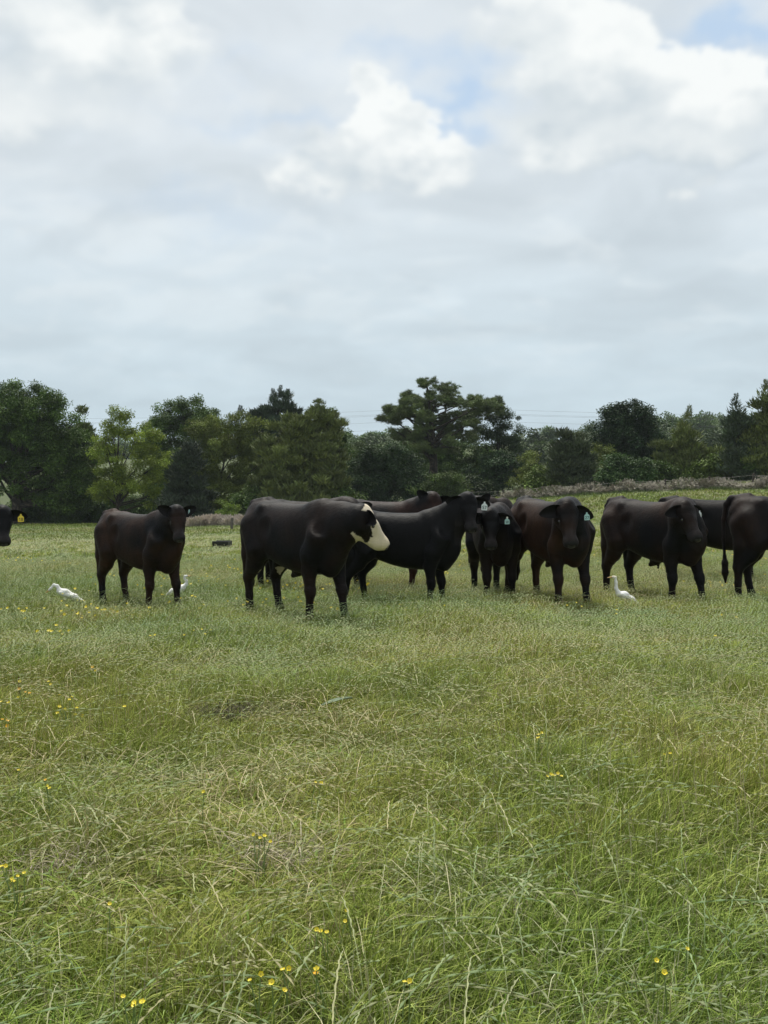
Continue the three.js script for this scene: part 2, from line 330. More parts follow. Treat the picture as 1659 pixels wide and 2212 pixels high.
const clumps = {
  broad: [1, 2, 3].map(s => leafClump(100 + s, 30, .34, .17, .10)),
  fine: [1, 2, 3].map(s => leafClump(110 + s, 34, .30, .13, .07, .55)),
  juniper: [1, 2, 3].map(s => sprayClump(120 + s, 30, .24, .30, .07)),
  pine: [1, 2, 3].map(s => needleClump(130 + s, 60, .26, .24, .030)),
  far: [1, 2].map(s => leafClump(140 + s, 40, .8, .42, .30, .8)),
};
// lobes: [px, py, rx, ry, depth offset in m] as outlined in the photograph; all of one tree stand at depth D
function makeTree(name, label, kind, D, trunkPx, lobes, rgb, o = {}) {
  const r = mulberry(o.seed ?? Math.round(trunkPx * 7 + D * 13));
  const foot = at(trunkPx, 1038, D); foot.y = height(foot.x, foot.z) - .05;
  const t = thing(name, label, o.category ?? 'tree', foot, o.group ?? 'trees along the pasture edge');
  const m = D / F, L = lobes.map(([x, y, rx, ry, dz = 0, thick = 1]) => ({ c: at(x, y, D).sub(foot).add(V(0, 0, -dz)), rx: rx * m, ry: ry * m, rz: rx * m * .85 * thick }));
  // wood
  const topLobe = L.reduce((a, b) => a.c.y > b.c.y ? a : b), H = Math.max(.6, topLobe.c.y + topLobe.ry * .2), bark = barks[o.bark ?? 1], tr = o.trunkR ?? H * .018 + .02;
  const lean = V(topLobe.c.x, 0, topLobe.c.z).multiplyScalar(.55);
  const axis = k => V(lean.x * k * k + Math.sin(k * 5 + trunkPx) * H * .018 * k, H * k, lean.z * k * k + Math.cos(k * 4 + D) * H * .015 * k);
  const ks = [0, .04, .12, .25, .4, .55, .7, .85, 1];
  mesh('trunk', tube(ks.map(axis), ks.map((k, i) => i === 0 ? tr * 1.5 : tr * (1.08 - k * .98)), 9), bark, t);
  L.forEach((l, i) => {
    const nb = o.limbs ?? 2;
    for (let b = 0; b < nb; b++) {
      const end = l.c.clone().add(V((r() - .5) * l.rx * 1.3, (r() - .2) * l.ry * .7, (r() - .5) * l.rz * 1.3));
      const k0 = clamp((end.y / H) * ((o.limbFrom ?? .35) + r() * .3), .1, .93), s = axis(k0), mid = s.clone().lerp(end, .55).add(V(0, -l.ry * .15 + (r() - .3) * .2 * H * .2, 0)), R = tr * (1.02 - k0) * .62;
      mesh('limb', tube([s, s.clone().lerp(mid, .5).add(V(0, .02, 0)), mid, end], [R, R * .8, R * .55, R * .18], 6), bark, t);
    }
  });
  // crown
  const geos = clumps[kind], mat = kind === 'juniper' || kind === 'pine' ? needleMat : leafMat, spots = [];
  const gap = o.gap ?? 0, dens = o.dens ?? 1;
  for (const l of L) {
    const area = 4 * Math.PI * Math.pow((Math.pow(l.rx * l.ry, 1.6) + Math.pow(l.rx * l.rz, 1.6) + Math.pow(l.ry * l.rz, 1.6)) / 3, 1 / 1.6);
    const nSub = Math.max(5, Math.round(area * .95 * (o.sub ?? 1)));
    for (let k = 0; k < nSub; k++) {
      let d; do d = V(r() * 2 - 1, r() * 2 - 1, r() * 2 - 1); while (d.length() > 1 || d.length() < .1); d.normalize();
      const rr = r() < .22 ? .25 + r() * .5 : .72 + r() * .30, sub = V(l.c.x + d.x * l.rx * rr, l.c.y + d.y * l.ry * rr, l.c.z + d.z * l.rz * rr);
      if (r() < gap) continue;
      const n = Math.max(2, Math.round(8.5 * dens * (.6 + r() * .8))), sr = (o.clump ?? .46) * (.7 + r() * .6), tone = .68 + r() * .64;
      for (let q = 0; q < n; q++) {
        let e; do e = V(r() * 2 - 1, r() * 2 - 1, r() * 2 - 1); while (e.length() > 1);
        spots.push([sub.x + e.x * sr, sub.y + e.y * sr * .62, sub.z + e.z * sr, tone]);
      }
    }
  }
  if (o.spires) for (const [x, y, h, w] of o.spires) {               // leading shoots that break the outline
    const c = at(x, y, D).sub(foot); for (let k = 0; k < 14; k++) { const f = k / 14; spots.push([c.x + (r() - .5) * w * m * (1 - f), c.y + h * m * f, c.z + (r() - .5) * w * m * (1 - f), .8 + r() * .4, .75 - .4 * f]); }
  }
  const per = geos.map(() => []); spots.forEach((s, i) => per[i % geos.length].push(s));
  geos.forEach((g, gi) => {
    const im = new THREE.InstancedMesh(g, mat, per[gi].length); im.name = 'crown'; im.userData.kind = 'stuff';
    per[gi].forEach(([x, y, z, tone, s0], i) => {
      dummy.position.set(x, Math.max(.08, y), z); dummy.rotation.set((r() - .5) * .5, r() * 6.283, (r() - .5) * .5); dummy.scale.setScalar((o.size ?? 1) * (s0 ?? (.75 + r() * .5))); dummy.updateMatrix(); im.setMatrixAt(i, dummy.matrix);
      const j = tone * (.85 + r() * .3), h = (r() - .5) * .12; im.setColorAt(i, new THREE.Color().setRGB(rgb[0] * j * (1 + h), rgb[1] * j, rgb[2] * j * (1 - h)));
    });
    t.add(im);
  });
  return t;
}
const cone = (x, top, bottom, w, n = 6) => Array.from({ length: n }, (_, i) => { const k = (i + .5) / n; return [x + (i % 2 ? 1 : -1) * w * .06 * k, mix(top, bottom, k), w * (.14 + .36 * k) * 1.1, (bottom - top) / n * .95, 0]; });
const DARK = [.096, .160, .032], MID = [.132, .188, .038], OLIVE = [.168, .208, .044], LIME = [.235, .300, .045], CEDAR = [.118, .146, .036], PINE = [.100, .138, .036], FRESH = [.180, .255, .042];
// left row
makeTree('oak_tree', 'tall spreading dark oak at the far left with a forked grey trunk', 'broad', 79, 36, [[60, 880, 85, 55], [-40, 900, 90, 75, 1], [110, 930, 80, 60], [30, 960, 105, 70, 1.5], [150, 985, 62, 62], [95, 1030, 90, 60, .5], [-70, 1010, 90, 80], [140, 1075, 60, 55]], DARK, { trunkR: .38, bark: 0, limbs: 3, dens: 1.1 });
makeTree('juniper_tree', 'dark pointed juniper squeezed between the oak and the lime green tree', 'juniper', 83, 185, [...cone(182, 905, 1125, 95), [170, 1070, 55, 55]], CEDAR, { dens: 1.3 });
makeTree('ash_tree', 'airy yellow green tree with a thin trunk showing through its crown', 'fine', 76, 254, [[256, 912, 42, 30], [225, 955, 34, 36], [302, 950, 50, 36], [335, 1000, 42, 34], [255, 1000, 55, 40, .5], [320, 1042, 50, 36], [235, 1050, 46, 38], [345, 1075, 26, 34]], LIME, { gap: .16, trunkR: .13, bark: 1, limbs: 3, dens: .95 });
makeTree('oak_tree', 'dark round topped tree rising behind the yellow green one', 'broad', 96, 402, [[402, 905, 68, 46], [352, 925, 40, 32], [440, 920, 36, 36], [395, 965, 80, 60], [395, 1040, 80, 60]], DARK, { dens: 1.1 });
makeTree('hackberry_tree', 'broad olive green tree left of the big dark cedar', 'fine', 81, 470, [[468, 945, 66, 48], [520, 940, 52, 46], [425, 1000, 50, 55], [490, 1010, 72, 55], [545, 1000, 50, 60], [500, 1070, 80, 45]], OLIVE, { dens: 1.1 });
makeTree('juniper_tree', 'black green cone shaped cedar behind the brown cow at left', 'juniper', 74, 402, cone(402, 968, 1132, 125), [.030, .046, .022], { dens: 1.6, spires: [[402, 985, 40, 24]] });
makeTree('juniper_sapling', 'small bright green sapling by the pale dry grass strip', 'fine', 70, 493, [[492, 1092, 20, 18], [490, 1112, 28, 14]], FRESH, { category: 'sapling', dens: 1.1, size: .75, clump: .28, group: 'saplings and shrubs along the fence' });
makeTree('poplar_tree', 'narrow tree with an upright brushy top above the dark cedar', 'juniper', 92, 604, [[606, 866, 22, 20], [600, 898, 40, 28], [575, 920, 34, 34], [600, 980, 60, 60]], [.042, .068, .034], { dens: 1.0, spires: [[590, 862, 22, 10], [606, 858, 26, 12], [622, 862, 22, 10], [520, 898, 22, 12], [545, 905, 20, 14]], size: 1.1 });
makeTree('cedar_tree', 'broad heavy dark cedar with drooping tiers right of the olive tree', 'juniper', 76, 655, [[676, 890, 24, 16], [712, 915, 26, 24], [650, 925, 56, 30], [690, 955, 48, 36], [620, 975, 60, 42], [670, 1000, 74, 40], [600, 1030, 52, 45], [650, 1055, 92, 45], [705, 1040, 44, 60], [650, 1095, 110, 35]], CEDAR, { dens: 1.5, spires: [[688, 872, 10, 20]] });
makeTree('oak_tree', 'leafy dark branch crown leaning out right of the big cedar', 'broad', 84, 722, [[716, 915, 24, 24], [728, 945, 20, 30], [722, 1000, 34, 50]], DARK, {});
makeTree('scrub_tree', 'pale green bushy tree low between the big cedar and the pine', 'fine', 92, 768, [[765, 985, 36, 28], [790, 975, 30, 22], [768, 1030, 44, 40], [750, 1070, 40, 40]], [.085, .125, .038], { dens: 1.1 });
makeTree('scrub_tree', 'thick dark green bushy tree in front of the pine at its left', 'broad', 79, 842, [[840, 985, 50, 34], [865, 1010, 52, 40], [805, 1025, 52, 48], [850, 1060, 90, 45], [790, 1080, 50, 40]], [.055, .095, .034], { dens: 1.2 });
// the pine
const pinePads = [[923,833],[968,838],[889,849],[942,852],[910,860],[989,857],[881,865],[965,867],[1024,860],[1042,866],[1067,865],[1010,873],[841,881],[862,886],[889,883],[926,881],[1005,883],[1045,881],[1063,876],[844,899],[862,899],[889,899],[926,899],[979,897],[1026,897],[905,918],[979,918],[952,910],[1021,912],[868,934],[889,936],[915,944],[968,931],[958,949],[1005,939],[1026,936],[899,960],[926,968],[979,965]].map(([x, y], i) => [x + (i * 29 % 13 - 6), y + 4 + (i * 17 % 7 - 3), 22 + (i * 7 % 5) * 1.8, 10 + (i * 5 % 4) * .9, ((i * 37) % 11 - 5) * .42]);
makeTree('pine_tree', 'big spreading pine with gnarled open branches above the herd', 'pine', 86, 936, pinePads, PINE, { limbs: 1, trunkR: .42, bark: 1, limbFrom: .66, sub: 1.3, clump: .42, dens: 1.25, size: .95 });
makeTree('scrub_tree', 'dark bushy tree filling the shade behind the trunk of the pine', 'broad', 96, 985, [[895, 985, 46, 34], [945, 985, 46, 36], [1000, 985, 52, 38], [1045, 1000, 44, 38], [950, 1035, 90, 40], [1020, 1040, 60, 40]], DARK, { dens: 1.1 });
makeTree('elm_tree', 'ragged leafy tree leaning out from the right side of the pine', 'fine', 88, 1075, [[1078, 905, 32, 26], [1100, 930, 30, 26], [1062, 945, 40, 30], [1080, 985, 46, 36]], [.055, .088, .032], { gap: .12, spires: [[1120, 905, 6, 10]] });
makeTree('hawthorn_shrub', 'bright yellow green shrub below the trunk of the pine', 'fine', 76, 958, [[960, 1035, 38, 22], [930, 1055, 40, 20], [985, 1055, 34, 24]], [.10, .145, .04], { category: 'shrub', dens: 1.1, group: 'saplings and shrubs along the fence' });
makeTree('scrub_tree', 'round dark green bush tree just right of the pine', 'broad', 82, 1085, [[1075, 1005, 36, 30], [1100, 1020, 34, 34], [1060, 1040, 38, 34], [1025, 1040, 30, 40]], [.05, .09, .032], { dens: 1.1 });
makeTree('scrub_tree', 'low olive bush tree between the pine and the small cedar', 'fine', 80, 1145, [[1140, 1005, 28, 30], [1160, 1030, 28, 28], [1130, 1040, 34, 28]], OLIVE, { dens: 1 });
// right row
makeTree('juniper_tree', 'olive green upright cedar standing alone right of the pine', 'juniper', 74, 1232, [...cone(1232, 938, 1062, 120), [1215, 1010, 34, 34], [1250, 1000, 34, 34]], [.055, .075, .030], { dens: 1.2, spires: [[1232, 955, 26, 16]] });
makeTree('oak_tree', 'large dark dome shaped tree at right centre of the tree row', 'broad', 80, 1352, [[1360, 898, 48, 26], [1322, 915, 36, 30], [1392, 915, 34, 26], [1350, 940, 68, 36], [1400, 955, 38, 34], [1310, 965, 40, 36], [1370, 985, 60, 40], [1400, 1015, 32, 40]], [.040, .072, .028], { dens: 1.2, spires: [[1372, 872, 10, 14]] });
makeTree('scrub_tree', 'olive bush tree tucked against the left of the dark dome tree', 'fine', 76, 1292, [[1290, 985, 30, 26], [1285, 1020, 34, 36]], OLIVE, { dens: 1.1 });
makeTree('hawthorn_shrub', 'fresh green rounded shrub in front of the dark dome tree', 'broad', 70, 1350, [[1342, 1000, 24, 18], [1330, 1025, 36, 24], [1375, 1018, 36, 26], [1350, 1040, 56, 18]], [.072, .128, .038], { category: 'shrub', dens: 1.2, group: 'saplings and shrubs along the fence' });
makeTree('juniper_tree', 'cedar with a thin bare spire tip behind the right fence row', 'juniper', 74, 1490, [...cone(1488, 925, 1050, 120), [1452, 980, 30, 34], [1462, 1015, 40, 34], [1520, 1010, 34, 40]], CEDAR, { dens: 1.25, spires: [[1489, 905, 30, 10]] });
makeTree('scrub_tree', 'thin olive scrub tree between the spired cedar and right edge cedars', 'fine', 78, 1560, [[1550, 985, 30, 36], [1568, 1015, 34, 30]], [.07, .095, .038], { gap: .1 });
makeTree('juniper_tree', 'slender feathery cedar beside the tall one at the right edge', 'juniper', 70, 1595, [...cone(1594, 895, 1030, 72), [1600, 985, 34, 40]], [.05, .074, .036], { gap: .15, spires: [[1590, 880, 30, 12]] });
makeTree('juniper_tree', 'tallest dark cedar cut off by the right edge', 'juniper', 70, 1650, [...cone(1655, 850, 1030, 110, 8), [1640, 970, 42, 40], [1680, 940, 50, 60]], CEDAR, { dens: 1.2, spires: [[1655, 846, 26, 16]] });
// low growth along the foot of the rows
[['dark tangled shrub under the far left oak', 60, 1105, 80, 83, DARK], ['dark tangled shrub left of the brown cow', 150, 1105, 70, 82, DARK], ['dark tangled shrub under the yellow green tree', 265, 1100, 80, 82, DARK], ['dark tangled shrub right of the yellow green tree', 340, 1105, 50, 82, DARK], ['dark shrub behind the small bright sapling', 545, 1095, 50, 76, DARK], ['dark shrub behind the white faced animal', 720, 1090, 60, 76, DARK], ['dark shrub low behind the middle of the herd', 1010, 1065, 60, 80, [.05, .075, .028]], ['low shrub below the small olive cedar', 1190, 1045, 55, 74, MID], ['low shrub below the spired cedar', 1430, 1035, 55, 72, DARK], ['low shrub near the right edge behind the fence', 1545, 1030, 55, 72, MID], ['low shrub at the right frame edge behind the fence', 1635, 1020, 50, 70, DARK]]
  .forEach(([label, x, y, w, D, c]) => makeTree('undergrowth_shrub', label, 'broad', D, x, [[x - w * .4, y, w * .6, 34], [x + w * .4, y + 4, w * .6, 32], [x, y - 12, w * .6, 30]], c, { category: 'shrub', dens: 1.2, group: 'saplings and shrubs along the fence' }));

// ---------------------------------------------------------------- far hill: woods too distant to count
function farWood(name, label, x0, x1, D0, D1, top, n, rgb, seed, hh) {
  const r = mulberry(seed), geos = clumps.far, list = geos.map(() => []);
  for (let k = 0; k < n; k++) {
    const D = mix(D0, D1, r()), px = mix(x0, x1, r()), c = at(px, 1038, D), g = height(c.x, c.z), H = hh * (.7 + .5 * r()) , w = H * .34;
    const tone = .8 + r() * .4, cnt = 26;
    for (let q = 0; q < cnt; q++) { const f = r(), a = r() * 6.283, rr = w * Math.sqrt(1 - (f - .45) ** 2 * 2.6) * Math.sqrt(r()); list[q % geos.length].push([c.x + Math.cos(a) * rr, g + H * (.12 + .85 * f), c.z + Math.sin(a) * rr, tone]); }
  }
  geos.forEach((g, gi) => {
    const im = new THREE.InstancedMesh(g, leafMat, list[gi].length); im.name = numbered(name); tag(im, label, 'woods', undefined, 'stuff');
    list[gi].forEach(([x, y, z, tone], i) => { dummy.position.set(x, y, z); dummy.rotation.set(r() - .5, r() * 6.28, r() - .5); dummy.scale.setScalar(.8 + r() * .5); dummy.updateMatrix(); im.setMatrixAt(i, dummy.matrix); const j = tone * (.85 + r() * .3); im.setColorAt(i, new THREE.Color().setRGB(rgb[0] * j, rgb[1] * j, rgb[2] * j)); });
    scene.add(im);
  });
}
farWood('distant_wood', 'bluish distant wood on the hill seen left of the pine', 640, 880, 275, 310, 925, 110, DARK, 5, 5.6);
farWood('distant_wood', 'bluish distant wood along the hill at right', 1395, 1800, 255, 300, 920, 190, DARK, 6, 6.4);
farWood('distant_wood', 'low distant trees on the hill between pine and dome tree', 1080, 1400, 280, 320, 945, 90, DARK, 7, 1.6);
farWood('distant_wood', 'distant wood on the hill behind the left trees', -300, 640, 280, 320, 945, 140, DARK, 8, 5);
farWood('distant_scrub', 'lighter green scrub on the slope behind the tree row', 560, 900, 150, 190, 945, 40, [.075, .110, .036], 9, 4.5);
farWood('distant_scrub', 'lighter green scrub on the slope behind the right trees', 1100, 1800, 150, 200, 945, 46, [.075, .110, .038], 10, 3.6);
makeTree('distant_tree', 'round far off tree on the skyline right of the pine', 'broad', 240, 1182, [[1182, 935, 13, 11], [1172, 950, 16, 12], [1192, 948, 12, 12]], DARK, { size: 2.4, sub: .35, clump: 1, group: 'single trees on the far hill' });
makeTree('distant_tree', 'far off tree touching the left of the dark dome tree', 'broad', 240, 1272, [[1272, 932, 12, 12], [1255, 945, 14, 10], [1285, 945, 14, 12]], DARK, { size: 2.4, sub: .35, clump: 1, group: 'single trees on the far hill' });

// ---------------------------------------------------------------- fences buried in dry weeds
const postMat = new THREE.MeshStandardMaterial({ map: barkTex, bumpMap: barkBump, bumpScale: .01, color: new THREE.Color().setRGB(.8, .76, .72), roughness: .95 });
const wireMat = solid([.30, .29, .28], .6, { metalness: .3 });
function fence(name, label, line, spacing, hPost) {             // line: [px, D] along the fence
  const r = mulberry(line.length * 97 + line[0][0]), P = line.map(([px, D]) => { const c = at(px, 1038, D); return V(c.x, 0, c.z); });
  const t = thing(name, label, 'fence', V(P[0].x, height(P[0].x, P[0].z), P[0].z)), o = t.position, curve = new THREE.CatmullRomCurve3(P), n = Math.round(curve.getLength() / spacing), tops = [];
  for (let k = 0; k <= n; k++) {
    const p = curve.getPointAt(k / n); p.y = height(p.x, p.z); const q = p.clone().sub(o), h = hPost * (.92 + r() * .2), lx = (r() - .5) * .12, R = .05 + r() * .02;
    mesh('post', tube([V(q.x, q.y - .1, q.z), V(q.x + lx * .5, q.y + h * .5, q.z), V(q.x + lx, q.y + h - .02, q.z), V(q.x + lx, q.y + h, q.z)], [R * 1.08, R, R * .97, R * .8], 8), postMat, t); tops.push([q, h, lx]);
  }
  for (const f of [.35, .6, .88]) mesh('wire', tube(tops.flatMap(([q, h, lx], i) => { const a = V(q.x + lx * f, q.y + h * f, q.z + .06); if (i === n) return [a]; const [q2, h2, l2] = tops[i + 1]; return [a, a.clone().lerp(V(q2.x + l2 * f, q2.y + h2 * f, q2.z + .06), .5).add(V(0, -.03, 0))]; }), Array(tops.length * 2 - 1).fill(.0026), 4), wireMat, t);
  return curve;
}
const rightLine = fence('wire_fence', 'weathered post and wire fence overgrown with dry weeds at right', [[1020, 69], [1090, 67], [1250, 63.5], [1420, 60], [1560, 57], [1720, 53]], 2.6, .82);
const leftLine = fence('wire_fence', 'post and wire fence in the pale dry grass at left', [[410, 68.3], [540, 68], [700, 68.5], [900, 69.5]], 3.2, .75);
{ // the short dark post that stands out in front of the pale strip
  const c = groundAt(500, 1149), t = thing('wooden_post', 'single short dark wooden post in front of the pale dry strip', 'post', V(c.x, c.y - .05, c.z));
  mesh('post', tube([V(0, 0, 0), V(.02, .4, 0), V(.05, .8, 0), V(.05, .83, 0)], [.085, .075, .07, .05], 9), solid([.10, .09, .075], .95), t);
  mesh('wire_wrap', new THREE.TorusGeometry(.085, .006, 5, 18).rotateX(Math.PI / 2).translate(.035, .6, 0), wireMat, t);
}
function weedClump(seed, n, h, w, cols, heads) {
  const r = mulberry(seed), B = new Buf();
  for (let k = 0; k < n; k++) {
    const a = r() * 6.283, q = Math.sqrt(r()) * .3, c = cols[r() * cols.length | 0], H = h * (.5 + r() * .6), dir = r() * 6.283, ln = .1 + r() * .4, x = Math.cos(a) * q, z = Math.sin(a) * q;
    blade(B, r, x, z, H, w * (.7 + r() * .6), dir, ln, c, 3, r() * 3);
    if (heads) for (let m = 0; m < 5; m++) { const tt = .55 + .45 * r(), X = x + Math.cos(dir) * ln * H * tt * tt + (r() - .5) * .12, Z = z + Math.sin(dir) * ln * H * tt * tt + (r() - .5) * .12, Y = H * tt, s = .02 + r() * .035; const i0 = B.v(X - s, Y, Z, c), i1 = B.v(X + s, Y + s * .3, Z + s, c), i2 = B.v(X, Y + s * 2.2, Z - s * .5, c); B.tri(i0, i1, i2); }
  }
  return B.geo();
}
const dryCols = [[.25, .225, .18], [.20, .185, .145], [.30, .27, .22], [.18, .185, .115]], paleCols = [[.42, .36, .30], [.36, .31, .26], [.48, .41, .34]], greenCols = [[.10, .14, .045], [.13, .16, .06], [.085, .12, .04]];
const weedGeos = { tall: [1, 2, 3].map(s => weedClump(200 + s, 42, .95, .035, dryCols, true)), green: [1, 2].map(s => weedClump(210 + s, 46, .42, .04, greenCols, false)), pale: [1, 2].map(s => weedClump(220 + s, 60, .5, .025, paleCols, true)) };
function weedRow(name, label, curve, geos, n, spread, off, s0, s1, k0 = 0, k1 = 1, lump = 1) {
  const r = mulberry(n + 31), per = geos.map(() => []);
  for (let k = 0; k < n; k++) { const u = mix(k0, k1, r()), p = curve.getPointAt(u), x = p.x + (r() - .5) * spread, z = p.z + off + (r() - .5) * spread, big = 1 + lump * .55 * N3(u * 38, 2.7, 1.3); per[k % geos.length].push([x, z, mix(s0, s1, r()) * big]); }
  geos.forEach((g, gi) => {
    const im = new THREE.InstancedMesh(g, grassMat, per[gi].length); im.name = numbered(name); tag(im, label, 'weeds', undefined, 'stuff');
    per[gi].forEach(([x, z, s], i) => { dummy.position.set(x, height(x, z) - .02, z); dummy.rotation.set(0, r() * 6.28, 0); dummy.scale.set(1, s, 1); dummy.updateMatrix(); im.setMatrixAt(i, dummy.matrix); const j = .8 + r() * .4; im.setColorAt(i, new THREE.Color().setRGB(j, j, j)); }); scene.add(im);
  });
}
weedRow('dry_weeds', 'grey brown dead weeds standing along the right fence', rightLine, weedGeos.tall, 520, .7, 0, .36, .64, .14, 1, 1.7);
weedRow('green_weeds', 'green weeds at the foot of the right fence', rightLine, weedGeos.green, 420, .9, .7, .5, .9, .14, 1);
weedRow('pale_dry_grass', 'pale pinkish dry grass strip along the left fence', leftLine, weedGeos.pale, 460, 1.4, .7, .85, 1.3, 0, .45, .5);

// ---------------------------------------------------------------- power line beyond the trees
{
  const poleD = 150, tops = [[-500, 905], [962, 886], [2350, 890]], poles = tops.map(([px, py], i) => {
    const top = at(px, py - 8, poleD), g = height(top.x, top.z), t = thing('utility_pole', ['wooden utility pole beyond the left edge of the trees', 'wooden utility pole hidden behind the crown of the pine', 'wooden utility pole beyond the right edge of the trees'][i], 'utility pole', V(top.x, g, top.z)), H = top.y - g;
    mesh('post', tube([V(0, -.2, 0), V(0, H * .5, 0), V(0, H, 0)], [.16, .13, .10], 9), postMat, t);
    for (const y of [H - .35, H - 1.1]) mesh('crossarm', new THREE.BoxGeometry(.12, .12, 2.4).translate(.16, y, 0), postMat, t);
    return { t, H };
  });
  const runs = [[-.2, 1.05, 'topmost'], [-.62, -1.05, 'second'], [-.9, 1.0, 'third'], [-1.7, -1.0, 'fourth'], [-2.8, 0, 'lowest']];
  for (const [dy, dz, ord] of runs) {
    const o = new THREE.Mesh(undefined, solid([.06, .06, .065], .6)); const pts = [];
    for (let s = 0; s < 2; s++) { const a = poles[s], b = poles[s + 1], A = a.t.position.clone().add(V(.16, a.H + dy, dz)), Bq = b.t.position.clone().add(V(.16, b.H + dy, dz)); for (let k = s ? 1 : 0; k <= 24; k++) { const f = k / 24, p = A.clone().lerp(Bq, f); p.y -= 4 * f * (1 - f) * .9; pts.push(p); } }
    o.geometry = tube(pts, Array(pts.length).fill(.010), 5); o.name = numbered('power_line'); tag(o, `${ord} thin dark power wire strung across the sky behind the pine`, 'power line', 'power wires'); scene.add(o);
  }
}
// ---------------------------------------------------------------- one continuous surface from a distance field (surface nets)
function surfaceNet(f, lo, hi, cell) {
  const nx = Math.ceil((hi[0] - lo[0]) / cell) + 1, ny = Math.ceil((hi[1] - lo[1]) / cell) + 1, nz = Math.ceil((hi[2] - lo[2]) / cell) + 1;
  const val = new Float32Array(nx * ny * nz), S = 6, reach = S * cell * .9 + cell * 2;
  for (let bz = 0; bz < nz; bz += S) for (let by = 0; by < ny; by += S) for (let bx = 0; bx < nx; bx += S) {
    const d = f(lo[0] + (bx + S / 2) * cell, lo[1] + (by + S / 2) * cell, lo[2] + (bz + S / 2) * cell), skip = Math.abs(d) > reach * 1.25;
    for (let z = bz; z < Math.min(bz + S, nz); z++) for (let y = by; y < Math.min(by + S, ny); y++) for (let x = bx; x < Math.min(bx + S, nx); x++)
      val[(z * ny + y) * nx + x] = skip ? d : f(lo[0] + x * cell, lo[1] + y * cell, lo[2] + z * cell);
  }
  const id = new Int32Array(nx * ny * nz).fill(-1), pos = [], idx = [], cor = [0, 1, nx, nx + 1, nx * ny, nx * ny + 1, nx * ny + nx, nx * ny + nx + 1];
  const E = [[0, 1], [2, 3], [4, 5], [6, 7], [0, 2], [1, 3], [4, 6], [5, 7], [0, 4], [1, 5], [2, 6], [3, 7]];
  for (let z = 0; z < nz - 1; z++) for (let y = 0; y < ny - 1; y++) for (let x = 0; x < nx - 1; x++) {
    const k = (z * ny + y) * nx + x; let m = 0; for (let c = 0; c < 8; c++) if (val[k + cor[c]] < 0) m |= 1 << c;
    if (m === 0 || m === 255) continue;
    let sx = 0, sy = 0, sz = 0, n = 0;
    for (const [a, b] of E) { const va = val[k + cor[a]], vb = val[k + cor[b]]; if (va < 0 === vb < 0) continue; const t = va / (va - vb); sx += (a & 1) + ((b & 1) - (a & 1)) * t; sy += (a >> 1 & 1) + ((b >> 1 & 1) - (a >> 1 & 1)) * t; sz += (a >> 2 & 1) + ((b >> 2 & 1) - (a >> 2 & 1)) * t; n++; }
    id[k] = pos.length / 3; pos.push(lo[0] + (x + sx / n) * cell, lo[1] + (y + sy / n) * cell, lo[2] + (z + sz / n) * cell);
  }
  const X = 1, Y = nx, Z = nx * ny;
  for (let z = 1; z < nz - 1; z++) for (let y = 1; y < ny - 1; y++) for (let x = 1; x < nx - 1; x++) {
    const k = (z * ny + y) * nx + x, s = val[k] < 0;
    for (const [step, u, v] of [[X, Y, Z], [Y, Z, X], [Z, X, Y]]) {
      if (val[k + step] < 0 === s) continue;
      const a = id[k], b = id[k - u], c = id[k - u - v], d = id[k - v]; if (a < 0 || b < 0 || c < 0 || d < 0) continue;
      s ? idx.push(a, b, c, a, c, d) : idx.push(a, c, b, a, d, c);
    }
  }
  const nor = new Float32Array(pos.length), e = cell * .7;
  for (let k = 0; k < pos.length; k += 3) { const x = pos[k], y = pos[k + 1], z = pos[k + 2], gx = f(x + e, y, z) - f(x - e, y, z), gy = f(x, y + e, z) - f(x, y - e, z), gz = f(x, y, z + e) - f(x, y, z - e), l = Math.hypot(gx, gy, gz) || 1; nor[k] = gx / l; nor[k + 1] = gy / l; nor[k + 2] = gz / l; }
  const g = new THREE.BufferGeometry(); g.setAttribute('position', new THREE.Float32BufferAttribute(pos, 3)); g.setAttribute('normal', new THREE.BufferAttribute(nor, 3)); g.setIndex(idx); return g;
}
const smin = (a, b, k) => { const h = Math.max(k - Math.abs(a - b), 0) / k; return Math.min(a, b) - h * h * k * .25; };
class Field {
  constructor() { this.list = []; }
  cap(a, b, ra, rb, k = .05) { const dx = b[0] - a[0], dy = b[1] - a[1], dz = b[2] - a[2]; this.list.push([0, a[0], a[1], a[2], dx, dy, dz, 1 / (dx * dx + dy * dy + dz * dz || 1), ra, rb - ra, k]); }
  chain(pts, k = .04) { for (let i = 0; i < pts.length - 1; i++) this.cap(pts[i], pts[i + 1], pts[i][3], pts[i + 1][3], k); }
  carve(a, r, k = .015) { this.list.push([2, a[0], a[1], a[2], r, k]); }
  fn(f) { this.list.push([1, f]); }
  build() {
    const L = this.list;
    return (x, y, z) => {
      let d = 9;
      for (let i = 0; i < L.length; i++) {
        const q = L[i];
        if (q[0] === 0) { const px = x - q[1], py = y - q[2], pz = z - q[3]; let t = (px * q[4] + py * q[5] + pz * q[6]) * q[7]; t = t < 0 ? 0 : t > 1 ? 1 : t; const ex = px - q[4] * t, ey = py - q[5] * t, ez = pz - q[6] * t; d = smin(d, Math.sqrt(ex * ex + ey * ey + ez * ez) - q[8] - q[9] * t, q[10]); }
        else if (q[0] === 1) d = smin(d, q[1](x, y, z), .06);
        else { const e = Math.hypot(x - q[1], y - q[2], z - q[3]) - q[4]; d = -smin(-d, e, q[5]); }
      }
      return d;
    };
  }
}
